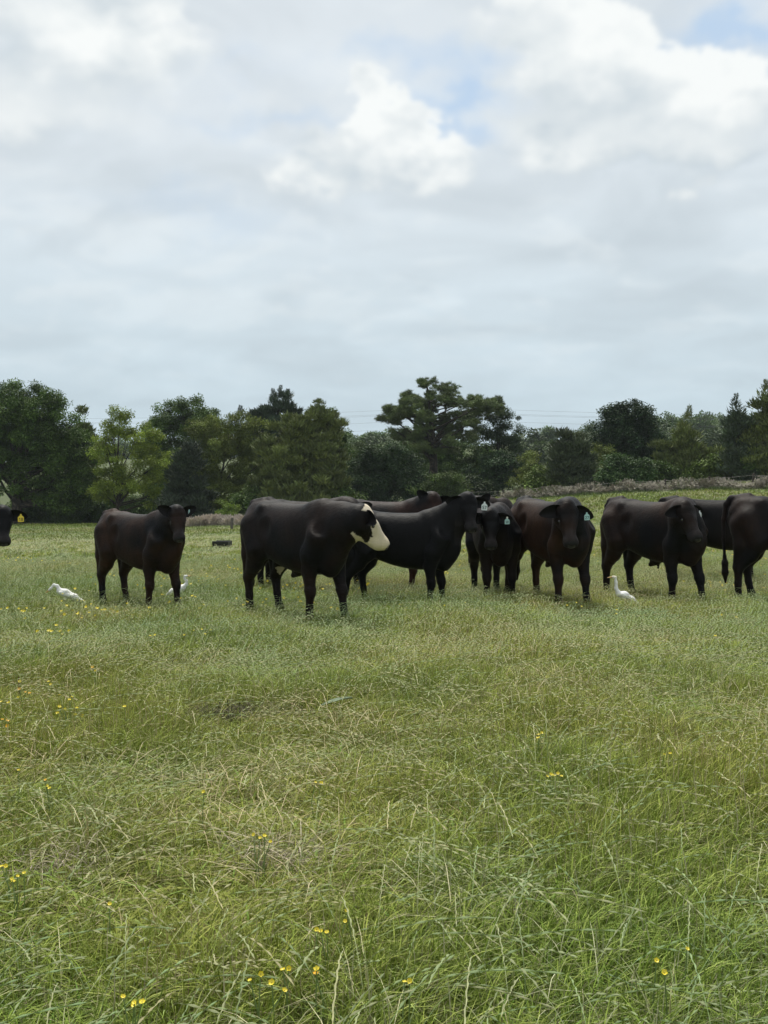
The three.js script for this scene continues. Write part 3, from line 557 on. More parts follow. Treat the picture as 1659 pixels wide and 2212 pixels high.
// ---------------------------------------------------------------- cattle
const trunkShape = [ // x, back line, belly line, half width
  [-.84, 1.16, .98, .06], [-.80, 1.27, .86, .15], [-.70, 1.335, .77, .205], [-.55, 1.345, .75, .24], [-.35, 1.33, .69, .255], [-.1, 1.315, .615, .28], [.15, 1.315, .57, .28], [.38, 1.33, .565, .24], [.52, 1.345, .575, .20], [.64, 1.28, .60, .165], [.73, 1.15, .66, .13], [.79, 1.04, .72, .085], [.82, .96, .78, .045]];
const trunkTable = (() => { const n = 129, T = []; const x0 = -.84, x1 = .82; for (let k = 0; k < n; k++) { const x = mix(x0, x1, k / (n - 1)); let i = 0; while (i < trunkShape.length - 2 && x > trunkShape[i + 1][0]) i++; const S = j => trunkShape[clamp(j, 0, trunkShape.length - 1)], A = S(i - 1), B = S(i), C = S(i + 1), D = S(i + 2), w = C[0] - B[0], t = clamp((x - B[0]) / w); const cr = m => { const s0 = (C[m] - A[m]) / (C[0] - A[0] || 1) * w, s1 = (D[m] - B[m]) / (D[0] - B[0] || 1) * w; return (2 * t ** 3 - 3 * t * t + 1) * B[m] + (t ** 3 - 2 * t * t + t) * s0 + (3 * t * t - 2 * t ** 3) * C[m] + (t ** 3 - t * t) * s1; }; T.push([cr(1), cr(2), cr(3)]); } return T; })();
function trunkField(fat) {
  return (x, y, z) => {
    const cx = x < -.84 ? -.84 : x > .82 ? .82 : x, u = (cx + .84) / 1.66 * 128, i = Math.min(127, u | 0), t = u - i, A = trunkTable[i], B = trunkTable[i + 1];
    const top = A[0] + (B[0] - A[0]) * t, bot = A[1] + (B[1] - A[1]) * t - (fat - 1) * .12, hw = (A[2] + (B[2] - A[2]) * t) * fat, yc = (top + bot) / 2, hy = (top - bot) / 2;
    const a = Math.abs(y - yc) / hy, wy = y > yc ? hw * (1 - .10 * Math.min(1, a * a)) : hw, b = Math.abs(z) / wy;     // back a little narrower than the barrel
    const q = Math.pow(Math.pow(a, 2.7) + Math.pow(b, 2.7), 1 / 2.7), d = (q - 1) * Math.min(hy, hw), ex = Math.abs(x - cx);
    return ex > 0 ? Math.hypot(ex, Math.max(d, 0)) + Math.min(d, 0) * .2 : d;
  };
}
const hairBump = noiseTex(256, (u, v) => { const a = .5 + .55 * tileNoise(u, v * .35, 40, 5.5, 3) + .35 * tileNoise(u, v, 6, 2.2, 2); return [a, a, a]; });
const coatMat = new THREE.MeshPhysicalMaterial({ color: 0xffffff, vertexColors: true, roughness: .55, bumpMap: hairBump, bumpScale: .006, specularIntensity: .23, sheen: .4, sheenRoughness: .42, sheenColor: new THREE.Color(.10, .10, .11) });
const eyeMat = new THREE.MeshPhysicalMaterial({ color: new THREE.Color(.008, .006, .005), roughness: .12, clearcoat: 1, clearcoatRoughness: .05 });
const noseMat = new THREE.MeshPhysicalMaterial({ color: new THREE.Color(.014, .013, .014), roughness: .30, bumpMap: hairBump, bumpScale: .004 });
const font = await new FontLoader().loadAsync('fonts/droid/droid_sans_bold.typeface.json');
function tagShape() { const s = new THREE.Shape(); s.moveTo(-.008, .0); s.lineTo(.008, 0); s.lineTo(.012, -.022); s.quadraticCurveTo(.036, -.034, .038, -.045); s.lineTo(.038, -.092); s.quadraticCurveTo(.038, -.100, .030, -.100); s.lineTo(-.030, -.100); s.quadraticCurveTo(-.038, -.100, -.038, -.092); s.lineTo(-.038, -.045); s.quadraticCurveTo(-.036, -.034, -.012, -.022); s.closePath(); return s; }
const tagGeo = new THREE.ExtrudeGeometry(tagShape(), { depth: .003, bevelEnabled: true, bevelSize: .0015, bevelThickness: .0012, bevelSegments: 2 });
function earGeo(root, dir, face, L, W, droop, colOut, colIn) {
  const B = new Buf(), nt = 12, ns = 8, e0 = dir.clone().normalize(), n0 = face.clone().addScaledVector(e0, -face.dot(e0)).normalize(), b = V().crossVectors(e0, n0);
  const grid = (off, col) => { const ids = []; for (let i = 0; i <= nt; i++) for (let j = 0; j <= ns; j++) {
    const t = i / nt, s = j / ns * 2 - 1, w = W * (.30 * (1 - t) + Math.pow(Math.sin(Math.PI * Math.pow(clamp(t * .97 + .03), .95)), .5) * .5), cup = (.55 * (1 - t) + .22) * w;
    const p = root.clone().addScaledVector(e0, t * L).addScaledVector(b, s * w).addScaledVector(n0, s * s * cup - cup * .6 + off * (1 - .6 * Math.abs(s))); p.y -= droop * t * t * L; ids.push(B.v(p.x, p.y, p.z, col)); } return ids; };
  const A = grid(.006, colIn), C = grid(-.006, colOut), R = ns + 1;
  for (let i = 0; i < nt; i++) for (let j = 0; j < ns; j++) { const k = i * R + j; B.tri(A[k], A[k + R], A[k + 1]); B.tri(A[k + 1], A[k + R], A[k + R + 1]); B.tri(C[k], C[k + 1], C[k + R]); B.tri(C[k + 1], C[k + R + 1], C[k + R]); }
  for (let i = 0; i < nt; i++) for (const j of [0, ns]) { const k = i * R + j; B.tri(A[k], C[k], A[k + R]); B.tri(C[k], C[k + R], A[k + R]); }
  for (let j = 0; j < ns; j++) { const k = nt * R + j; B.tri(A[k], A[k + 1], C[k]); B.tri(A[k + 1], C[k + 1], C[k]); }
  const g = B.geo(); const c = root.clone().addScaledVector(e0, L * .62); c.y -= droop * .38 * L; return { g, mid: c, n: n0, e: e0 };
}
// spec: px, D = where the body stands; face = degrees towards the camera from facing right; s = size;
// poll = [px, py, extra depth] of the top of the head; hy = degrees the nose points towards the camera; pitch = nose below level
const SY = 1.06;                                  // leggy young stock
function makeCow(label, q) {
  const s = q.s ?? 1, base = at(q.px, 1038, q.D); base.y = height(base.x, base.z) - .03;
  const t = thing('cow', label, 'cow', base, 'herd of dark cattle'); t.rotation.y = -q.face * Math.PI / 180; t.scale.y = SY;
  const fy = q.face * Math.PI / 180, local = p => { const d = p.clone().sub(base), c = Math.cos(fy), n = Math.sin(fy); return V((d.x * c + d.z * n) / s, d.y / (s * SY), (-d.x * n + d.z * c) / s); };
  const l0 = local(at(q.poll[0], q.poll[1], q.D)), l1 = local(at(q.poll[0], q.poll[1], q.D - 1)), gx = l1.x - l0.x, gz = l1.z - l0.z, reach = q.reach ?? 1.02;     // the depth at which the head joins its own neck
  const P = l0.clone().lerp(l1, ((reach - l0.x) * gx - (l0.z - (q.side ?? 0)) * gz) / (gx * gx + gz * gz)), hs = q.hs ?? .85;
  const ha = (q.hy - q.face) * Math.PI / 180, pi = q.pitch * Math.PI / 180, ro = (q.roll ?? 0) * Math.PI / 180;
  const U = V(Math.cos(ha) * Math.cos(pi), -Math.sin(pi), Math.sin(ha) * Math.cos(pi)), Rr = V(-Math.sin(ha), 0, Math.cos(ha)), Up = V().crossVectors(Rr, U).normalize();
  Rr.multiplyScalar(Math.cos(ro)).addScaledVector(Up, Math.sin(ro)); Up.crossVectors(Rr, U).normalize();
  const h = (u, v, w) => P.clone().addScaledVector(U, u * hs).addScaledVector(Up, v * hs).addScaledVector(Rr, w * hs), ha3 = (u, v, w) => h(u, v, w).toArray();
  const F3 = new Field(), fat = q.fat ?? 1;
  F3.fn(trunkField(fat));
  // legs
  const lg = q.legs ?? [[0, 0], [0, 0], [0, 0], [0, 0]];       // front right, front left, hind right, hind left: fore-aft and sideways shifts of the foot
  const legScale = 1; [1, -1].forEach((sd, i) => {
    const [fx, fz] = lg[i], [rx, rz] = lg[i + 2], z = .165 * sd * fat;
    F3.cap([.60, 1.00, z * .98], [.50, .78, z * 1.15], .135, .115, .055); F3.cap([.40, 1.26, z * .55], [.58, .98, z * 1.25], .055, .062, .06);
    F3.chain([[.49, .80, z * 1.15, .118], [.465 + fx * .35, .62, z * 1.04 + fz * .3, .088], [.50 + fx * .62, .40, z + fz * .6, .056], [.50 + fx * .85, .21, z * .97 + fz * .85, .038], [.505 + fx, .115, z * .97 + fz, .046], [.55 + fx, .035, z * .97 + fz, .056]], .03);
    F3.cap([.50 + fx * .62, .405, z + fz * .6], [.51 + fx * .65, .37, z + fz * .62], .064, .056, .025);
    const y = .175 * sd * fat;
    F3.cap([-.60, 1.06, y * .95], [-.47, .80, y * 1.12], .155, .14, .06);
    F3.chain([[-.71, 1.0, y * .85, .105], [-.67 + rx * .2, .74, y * 1.0 + rz * .2, .088], [-.715 + rx * .5, .49, y + rz * .5, .050]], .05);
    F3.chain([[-.47, .80, y * 1.1, .135], [-.55 + rx * .25, .64, y * 1.05 + rz * .3, .098], [-.69 + rx * .5, .47, y + rz * .5, .060], [-.69 + rx * .75, .28, y * .97 + rz * .8, .042], [-.68 + rx, .125, y * .97 + rz, .048], [-.63 + rx, .035, y * .97 + rz, .058]], .03);
    F3.carve([-.25, 1.06, .335 * sd * fat], .10, .08); F3.carve([.30, .68, .30 * sd * fat], .07, .07); F3.carve([-.33, .72, .31 * sd * fat], .07, .06); F3.carve([.70, 1.10, .235 * sd], .09, .08);      // flank hollow, crease behind the elbow
  });
  // brisket, hips, tail head
  F3.cap([.73, .86, 0], [.62, .63, 0], .11, .075, .08);
  F3.cap([-.43, 1.255, .165], [-.43, 1.255, -.165], .045, .045, .09); for (const sd of [1, -1]) F3.cap([-.74, 1.16, .10 * sd], [-.79, 1.15, .10 * sd], .055, .045, .05);
  F3.cap([-.60, 1.33, 0], [-.82, 1.30, 0], .05, .045, .06);
  F3.cap([.50, 1.27, 0], [.36, 1.26, 0], .07, .06, .10);
  if (q.sheath) F3.chain([[.04, .57, 0, .05], [-.06, .525, 0, .03]], .07);
  // neck
  const back = h(-.01, -.07, 0), throat = h(.06, -.20, 0), mid1 = V(.50, 1.20, 0).lerp(back, .5).add(V(0, .0, 0)), mid2 = V(.66, .98, 0).lerp(throat, .5);
  F3.chain([[.42, 1.18, 0, .13], [...mid1.toArray(), .112], [...back.toArray(), .10 * hs]], .12);
  F3.chain([[.58, .99, 0, .155], [...mid2.toArray(), .125], [...throat.toArray(), .105 * hs]], .13);
  F3.chain([[.68, .80, 0, .075], [...V(.74, .86, 0).lerp(throat, .6).toArray(), .05], [...throat.toArray(), .05]], .09);
  const mid3 = V(.55, 1.08, 0).lerp(h(.0, -.13, 0), .5); F3.chain([[.50, 1.07, 0, .17], [...mid3.toArray(), .125], [...ha3(.0, -.13, 0), .11 * hs]], .12);
  // head
  F3.cap(ha3(.03, -.075, 0), ha3(.20, -.085, 0), .112 * hs, .105 * hs, .05);
  F3.cap(ha3(.07, -.045, .055), ha3(.07, -.045, -.055), .072 * hs, .072 * hs, .05);
  F3.cap(ha3(.165, -.055, .075), ha3(.165, -.055, -.075), .048 * hs, .048 * hs, .04);
  F3.cap(ha3(.20, -.085, 0), ha3(.40, -.085, 0), .100 * hs, .074 * hs, .05);
  F3.cap(ha3(.455, -.095, .036), ha3(.455, -.095, -.036), .068 * hs, .068 * hs, .045);
  F3.cap(ha3(.41, -.15, .02), ha3(.41, -.15, -.02), .05 * hs, .05 * hs, .04);
  F3.cap(ha3(.10, -.16, .055), ha3(.10, -.16, -.055), .088 * hs, .088 * hs, .06);
  F3.cap(ha3(.10, -.185, 0), ha3(.40, -.15, 0), .085 * hs, .05 * hs, .06); if (q.jaw) F3.cap(ha3(.09, -.225, 0), ha3(.34, -.175, 0), .082 * hs, .055 * hs, .06);
  F3.cap(ha3(.0, -.005, 0), ha3(.02, -.02, 0), .058 * hs, .07 * hs, .06);
  for (const w of [1, -1]) { F3.carve(ha3(.518, -.075, .043 * w), .017 * hs, .02); F3.carve(ha3(.175, -.085, .133 * w), .022 * hs, .03); }
  F3.carve(ha3(.50, -.150, 0), .012, .02);
  // tail
  if (!q.noTail) { const sw = q.tail ?? 0; F3.chain([[-.80, 1.31, 0, .045], [-.875, 1.24, 0, .036], [-.905, 1.05, sw * .2, .027], [-.90, .80, sw * .5, .022], [-.885, .60, sw * .8, .020], [-.88, .52, sw * .9, .040], [-.875, .40, sw, .042], [-.87, .28, sw * 1.05, .014]], .025); }
  const f = F3.build(), ext = 1.05;
  const lo = [-1.02, -.03, -.55], hi = [1.02, 1.52, .55];
  for (const p of [h(0, .12, .2), h(0, .12, -.2), h(.6, .1, .12), h(.6, -.3, -.12), h(0, -.35, 0)]) p.toArray().forEach((v, k) => { lo[k] = Math.min(lo[k], v - .05); hi[k] = Math.max(hi[k], v + .05); });
  for (const [dx, dz] of lg) { hi[2] = Math.max(hi[2], .3 + Math.abs(dz)); lo[2] = -hi[2] < lo[2] ? -hi[2] : lo[2]; }
  const g = surfaceNet(f, lo, hi, q.cell ?? .0145);
  // coat
  const pos = g.attributes.position, n = pos.count, col = new Float32Array(n * 3), uv = new Float32Array(n * 2), brown = q.brown ?? 0, sd = q.px * .37, black = [.0036, .0036, .0044], rust = q.rust ?? [.028, .0135, .0076], horn = [.02, .018, .016];
  for (let k = 0; k < n; k++) {
    const x = pos.getX(k), y = pos.getY(k), z = pos.getZ(k), a = fbm(x * 2.2 + sd, y * 2.2, z * 2.2 + sd, 3), b = fbm(x * 22 + sd, y * 7, z * 22, 2), fore = N3(x * 1.3 + sd, y * 1.3 + 4, z * 1.3);
    let c = mix3(black, rust, clamp(brown * (.62 + a * 1.7 + fore * .8) - sstep(.35, .85, x) * .35 * brown) * (1 + b * .35));
    c = c.map(v => v * (1 + b * .25));
    const hx = (x - P.x), hy2 = (y - P.y), hz = (z - P.z), u = (hx * U.x + hy2 * U.y + hz * U.z) / hs, v = (hx * Up.x + hy2 * Up.y + hz * Up.z) / hs, w = (hx * Rr.x + hy2 * Rr.y + hz * Rr.z) / hs;
    if (u > -.15 && u < .62 && v > -.36 && v < .12 && Math.abs(w) < .24) {
      const mz = sstep(.24, .42, u + a * .15) * (v > -.17 ? 1 : .5); c = mix3(c, [.032, .027, .027], mz * (.55 + b * .5)); if (u > .47 && v > -.16) c = [.016, .015, .016];                              // damp nose leather
      if (q.white) {
        const e = fbm(x * 9, y * 9, z * 9, 3) * .10, W = [.56, .485, .355];
        const faceW = u > .262 + e * .5 + (Math.abs(w) > .085 && v > -.1 ? .04 : 0), blaze = v > -.075 - .5 * Math.max(0, u - .10) + e * .25 && u > -.06 && Math.abs(w) < .125 + e * .3, chin = v < -.262 + e * .2 && v > -.325 && u > .05 && u < .3 && Math.abs(w) < .085;
        if ((faceW || blaze || chin)) { c = W.map((m, n) => m * (1 + b * .2 + a * .35 + (n === 2 ? a * .3 : 0))); if (u > .49 && v > -.145) c = [.03, .026, .026]; }
      }
    }
    if (q.white && y < .585 + a * .06 && y > .42 && x < -.20 && x > -.52 && Math.abs(z) < .17) c = [.42, .36, .28];
    if (y < .075) c = horn;
    col.set(c, k * 3); uv[k * 2] = (x + z * .8) * 3.4; uv[k * 2 + 1] = y * 3.4;
  }
  g.setAttribute('color', new THREE.BufferAttribute(col, 3)); g.setAttribute('uv', new THREE.BufferAttribute(uv, 2));
  const ears = [], [eR, eL] = q.ears ?? [[0, 0], [0, 0]];                    // per ear: lift, swing forward
  for (const [w, [lift, fwd, face = 1]] of [[1, eR], [-1, eL]]) {
    const fh = V(Math.cos(ha), 0, Math.sin(ha)), dir = Rr.clone().multiplyScalar(w).addScaledVector(fh, -.15 + fwd).add(V(0, lift, 0)), fc = fh.clone().add(V(0, -.15, 0)).multiplyScalar(face);
    ears.push(earGeo(h(.045, -.055, .085 * w), dir, fc, .29 * hs, .125 * hs, .16, [.009, .008, .009], [.006, .0055, .006]));
  }
  const eg = ears.map(e => { e.g.setAttribute('uv', new THREE.BufferAttribute(new Float32Array(e.g.attributes.position.count * 2), 2)); return e.g; });
  const body = mesh('body', mergeGeometries([g, ...eg]), coatMat, t); body.scale.setScalar(s);
  for (const w of [1, -1]) { const p = h(.178, -.078, .112 * w).multiplyScalar(s); mesh('eye', new THREE.SphereGeometry(.021 * s * hs, 14, 10).translate(p.x, p.y, p.z), eyeMat, t); }
  { const p = h(.478, -.098, 0).multiplyScalar(s), m = mesh('nose', new THREE.SphereGeometry(1, 18, 12).scale(.052 * s * hs, .044 * s * hs, .074 * s * hs), noseMat, t); m.position.copy(p); m.setRotationFromMatrix(new THREE.Matrix4().makeBasis(U, Up, Rr)); }
  for (const tg of q.tags ?? []) {
    const e = ears[tg.ear === 'L' ? 1 : 0], front = !tg.behind, m = mesh('ear_tag', tagGeo, solid(tg.rgb, .5), t), p = e.mid.clone().addScaledVector(e.n, front ? .016 : -.02).multiplyScalar(s); p.y += .018;
    m.position.copy(p); const fwd = e.n.clone(); fwd.y *= .3; m.rotation.y = Math.atan2(fwd.x, fwd.z) + (tg.turn ?? 0); m.rotation.z = tg.tilt ?? 0; m.scale.setScalar((tg.size ?? 1) * .78);
    if (tg.text) { const tx = new TextGeometry(tg.text, { font, size: .040, depth: .001, curveSegments: 3 }); tx.computeBoundingBox(); const bb = tx.boundingBox; tx.translate(-(bb.min.x + bb.max.x) / 2, -.088, .0046); const d = mesh('tag_number', tx, solid(tg.ink, .6), m); }
    if (tg.button) { const bq = mesh('tag_button', new THREE.CylinderGeometry(.014, .016, .008, 14).rotateX(Math.PI / 2).translate(0, -.004, front ? .005 : -.02), solid(tg.button, .45), m); }
  }
  return t;
}
const TEAL = [.36, .56, .54], INK = [.02, .09, .09], WHITE = [.66, .72, .72];
const S = [[0, 0], [0, 0], [0, 0], [0, 0]];
makeCow('black cow at the left frame edge, only its head and yellow ear tag showing', { px: -110, D: 13.9, face: 40, s: .93, poll: [6, 1104], hy: 66, pitch: 58, ears: [[0, 0], [.1, .1]], tags: [{ ear: 'L', rgb: [.72, .55, .05], text: '18', ink: [.12, .09, .01], size: 1.15 }] });
makeCow('brown black cow standing apart at left, looking at the camera', { px: 302, D: 13.7, face: 40, s: .875, brown: .85, poll: [383, 1102], hy: 70, pitch: 56, hs: 0.82, ears: [[.75, 0], [.65, .05]], legs: [[-.10, .02], [.14, .0], [.02, 0], [.12, 0]], tags: [{ ear: 'L', rgb: TEAL, behind: true, button: [.75, .66, .5], turn: .2 }], tail: .05 });
makeCow('large white faced black cow in the middle foreground, head in profile', { px: 640, D: 12.35, face: 46, s: .965, fat: 1.04, brown: .42, white: true, sheath: true, poll: [788, 1102], side: -.12, hy: -22, pitch: 47, hs: 0.91, jaw: true, ears: [[-.06, .2, -1], [.1, 0]], legs: [[-.08, 0], [.16, 0], [.02, 0], [.14, 0]] });
makeCow('black cow hidden behind the white faced one, only ears and poll showing', { px: 668, D: 15.1, face: 14, s: .95, brown: .35, cell: .02, poll: [762, 1094], hy: 84, pitch: 66, ears: [[.35, 0], [.6, .1]], tags: [{ ear: 'L', rgb: [.72, .34, .06], behind: true, button: [.85, .45, .12] }] });
makeCow('black cow side on in the middle, facing us with a white numbered tag', { px: 868, D: 13.6, face: 14, s: .87, brown: 0, fat: 1.05, poll: [1013, 1075], hy: 78, pitch: 62, hs: 0.89, ears: [[.2, .02], [.0, .05]], legs: [[-.06, 0], [.06, 0], [-.12, 0], [.10, 0]], tags: [{ ear: 'L', rgb: WHITE, text: '57', ink: INK, size: 1.25, tilt: -.06 }] });
makeCow('reddish backed cow behind the middle black cow, ears pricked over its back', { px: 838, D: 15.5, face: 18, s: .955, brown: 1.1, rust: [.036, .016, .011], cell: .02, poll: [936, 1074], hy: 84, pitch: 58, ears: [[1.2, 0], [.2, 0]], legs: [[-.1, 0], [.12, 0], [0, 0], [.15, 0]] });
makeCow('black cow facing straight at the camera with its head lowered', { px: 1066, D: 14.5, face: 86, s: .92, fat: .98, brown: .35, poll: [1059, 1110], reach: 1.05, hy: 90, pitch: 64, hs: 0.87, ears: [[.05, 0], [.05, 0]], legs: [[.0, .02], [-.05, -.04], [0, 0], [0, 0]], tags: [{ ear: 'L', rgb: TEAL, text: 'W', ink: [.06, .08, .08], button: [.7, .7, .62] }] });
makeCow('dark cow furthest back, one pricked ear and its rump above the others', { px: 1066, D: 18.4, face: 74, s: .94, brown: .6, cell: .022, poll: [1030, 1080], hy: 100, pitch: 45, ears: [[.3, 0], [1.3, 0]] });
makeCow('brown black bull calf with its head hung low and teal tag, right of centre', { px: 1188, D: 13.9, face: 68, s: .97, fat: 1.0, brown: .9, sheath: true, poll: [1227, 1092], reach: 1.04, hy: 82, pitch: 63, hs: 0.94, ears: [[.02, .05], [-.12, .02]], legs: [[.02, .02], [.12, -.02], [-.12, .02], [.06, 0]], tags: [{ ear: 'L', rgb: TEAL, text: '27', ink: INK, size: 1.1, tilt: .05 }] });
makeCow('dark brown cow behind the standing egret with a pale tag, head to the right', { px: 1414, D: 14.2, face: 57, s: .975, fat: 1.02, brown: .6, poll: [1482, 1092], hy: 62, pitch: 52, hs: 0.88, ears: [[.02, .1], [-.02, .1]], legs: [[-.04, 0], [.20, 0], [-.02, 0], [.12, 0]], tags: [{ ear: 'L', rgb: [.60, .63, .64], text: '6', ink: [.35, .42, .42] }], sheath: true });
makeCow('black cow partly hidden between the two cows at right', { px: 1545, D: 16.5, face: 8, s: .95, brown: .12, cell: .018, poll: [1690, 1089], hy: 10, pitch: 45, ears: S, legs: [[0, 0], [.1, 0], [-.05, 0], [.1, 0]] });
makeCow('black cow cut off by the right frame edge, rump and tail towards us', { px: 1724, D: 14.0, face: 22, s: 1.0, fat: 1.06, brown: .35, poll: [1890, 1089], hy: 20, pitch: 45, ears: S, legs: [[0, 0], [.1, 0], [-.02, 0], [.12, 0]], tail: .06 });
// ---------------------------------------------------------------- cattle egrets
const featherMat = new THREE.MeshPhysicalMaterial({ color: 0xffffff, vertexColors: true, roughness: .85, bumpMap: hairBump, bumpScale: .004 });
const billMat = solid([.50, .30, .10], .45), shankMat = solid([.06, .06, .05], .6);
function makeEgret(label, px, py, face, pose, sc) {
  const g0 = groundAt(px, py), t = thing('egret', label, 'bird', V(g0.x, g0.y, g0.z), 'white egrets among the cattle'); t.rotation.y = -face * Math.PI / 180; t.scale.setScalar(sc);
  const f = new Field();
  f.chain(pose.body, .05); f.chain(pose.neck, .02); f.chain(pose.head, .015); if (pose.wing) for (const w of pose.wing) f.chain(w, .02);
  for (const z of [.028, -.028]) f.cap([pose.leg[0], pose.leg[1], z], [pose.leg[0] + .03, pose.leg[1] - .09, z], .022, .010, .02);
  const all = [...pose.body, ...pose.neck, ...pose.head, ...(pose.wing ?? []).flat()], lo = [0, 1, 2].map(k => Math.min(...all.map(p => p[k])) - .14), hi = [0, 1, 2].map(k => Math.max(...all.map(p => p[k])) + .12);
  const g = surfaceNet(f.build(), lo, hi, .0075), n = g.attributes.position.count, col = new Float32Array(n * 3), uv = new Float32Array(n * 2), P = g.attributes.position;
  for (let k = 0; k < n; k++) { const x = P.getX(k), y = P.getY(k), z = P.getZ(k), b = fbm(x * 12, y * 30, z * 30, 3), buff = pose.crown ? sstep(pose.crown - .02, pose.crown + .03, y) * .5 : 0; const c = mix3([.80, .80, .78], [.80, .66, .42], buff); col.set(c.map(v => v * (1 + b * .14)), k * 3); uv[k * 2] = x * 6; uv[k * 2 + 1] = (y + z) * 3; }
  g.setAttribute('color', new THREE.BufferAttribute(col, 3)); g.setAttribute('uv', new THREE.BufferAttribute(uv, 2));
  mesh('body', g, featherMat, t);
  const [bx, by, bz] = pose.bill[0], [cx, cy, cz] = pose.bill[1]; mesh('bill', tube([V(bx, by, bz), V(mix(bx, cx, .5), mix(by, cy, .5) + .003, bz), V(cx, cy, cz)], [.013, .009, .002], 8), billMat, t);
  for (const z of [.016, -.016]) mesh('eye', new THREE.SphereGeometry(.005, 8, 6).translate(bx - .018, by + .008, z * 1.35), eyeMat, t);
  for (const z of [.028, -.028]) { const x = pose.leg[0] + .03, y = pose.leg[1] - .08; mesh('leg', mergeGeometries([tube([V(x, y, z), V(x - .015, y * .5, z), V(x, .008, z)], [.008, .007, .006], 6), ...[-.5, 0, .5, 3.1].map(a => tube([V(x, .008, z), V(x + Math.cos(a) * .06, .004, z + Math.sin(a) * .06)], [.006, .003], 5))]), shankMat, t); }
  return t;
}
const stand = { leg: [0, .20], body: [[.13, .28, 0, .048], [.03, .25, 0, .066], [-.10, .18, 0, .050], [-.21, .11, 0, .016]], neck: [[.13, .28, 0, .048], [.175, .37, 0, .030], [.18, .48, 0, .024], [.195, .56, 0, .023]], head: [[.195, .565, 0, .025], [.235, .572, 0, .023]], bill: [[.255, .568, 0], [.335, .560, 0]], crown: .56, wing: [[[.09, .27, .05, .026], [-.08, .19, .05, .030], [-.21, .115, .015, .010]], [[.09, .27, -.05, .026], [-.08, .19, -.05, .030], [-.21, .115, -.015, .010]]] };
makeEgret('white egret standing tall in front of the cows at right, bill to the left', 1352, 1318, 172, stand, .72);
makeEgret('white egret with curved neck peeking from behind the front leg of the left cow', 387, 1300, -35, { leg: [0, .19], body: [[.08, .27, 0, .06], [0, .24, 0, .085], [-.14, .20, 0, .06], [-.26, .15, 0, .02]], neck: [[.08, .28, 0, .05], [.15, .33, 0, .032], [.165, .40, 0, .024], [.12, .45, 0, .022], [.125, .49, 0, .022]], head: [[.125, .495, 0, .024], [.165, .50, 0, .022]], bill: [[.185, .498, 0], [.27, .502, 0]] }, .66);
makeEgret('white egret bent low in the grass at left, bill reaching down', 142, 1310, 176, { leg: [-.02, .17], body: [[.10, .26, 0, .054], [0, .225, 0, .066], [-.15, .155, 0, .052], [-.33, .06, 0, .016]], neck: [[.10, .28, 0, .040], [.14, .35, 0, .027], [.195, .37, 0, .021], [.245, .315, 0, .019]], head: [[.247, .31, 0, .023], [.275, .285, 0, .020]], bill: [[.288, .272, 0], [.355, .215, 0]], wing: [[[.08, .24, .055, .028], [-.10, .18, .055, .032], [-.30, .09, .02, .010]], [[.08, .24, -.055, .028], [-.10, .18, -.055, .032], [-.30, .09, -.02, .010]]] }, .74);

// ---------------------------------------------------------------- black rubber trough out in the pasture
{
  const c = groundAt(480, 1191), t = thing('feed_trough', 'long low black feed trough in the pasture behind the left cow', 'trough', c); t.rotation.y = -.12; t.scale.y = .85;
  const m = solid([.012, .013, .015], .5), Lx = .36 * c.z / -22, pts = [];
  const sh = new THREE.Shape(); sh.moveTo(-.20, .30); sh.quadraticCurveTo(-.18, .10, -.10, .10); sh.lineTo(.10, .10); sh.quadraticCurveTo(.18, .10, .20, .30); sh.lineTo(.175, .30); sh.quadraticCurveTo(.15, .135, .09, .13); sh.lineTo(-.09, .13); sh.quadraticCurveTo(-.15, .135, -.175, .30); sh.closePath();
  const w = -c.z * 34 / F;
  mesh('tub', new THREE.ExtrudeGeometry(sh, { depth: w, bevelEnabled: true, bevelSize: .006, bevelThickness: .006, bevelSegments: 2 }).rotateY(Math.PI / 2).translate(-w / 2, 0, 0), m, t);
  for (const x of [-w / 2 + .012, w / 2 - .012]) mesh('end_panel', new THREE.ExtrudeGeometry(new THREE.Shape([new THREE.Vector2(-.18, .29), new THREE.Vector2(-.13, .115), new THREE.Vector2(.13, .115), new THREE.Vector2(.18, .29)]), { depth: .012, bevelEnabled: false }).rotateY(Math.PI / 2).translate(x - .006, 0, 0), m, t);
  for (const x of [-w * .4, 0, w * .4]) for (const z of [-.09, .09]) mesh('leg', new THREE.CylinderGeometry(.02, .018, .13, 10).translate(x, .055, z), m, t);
}
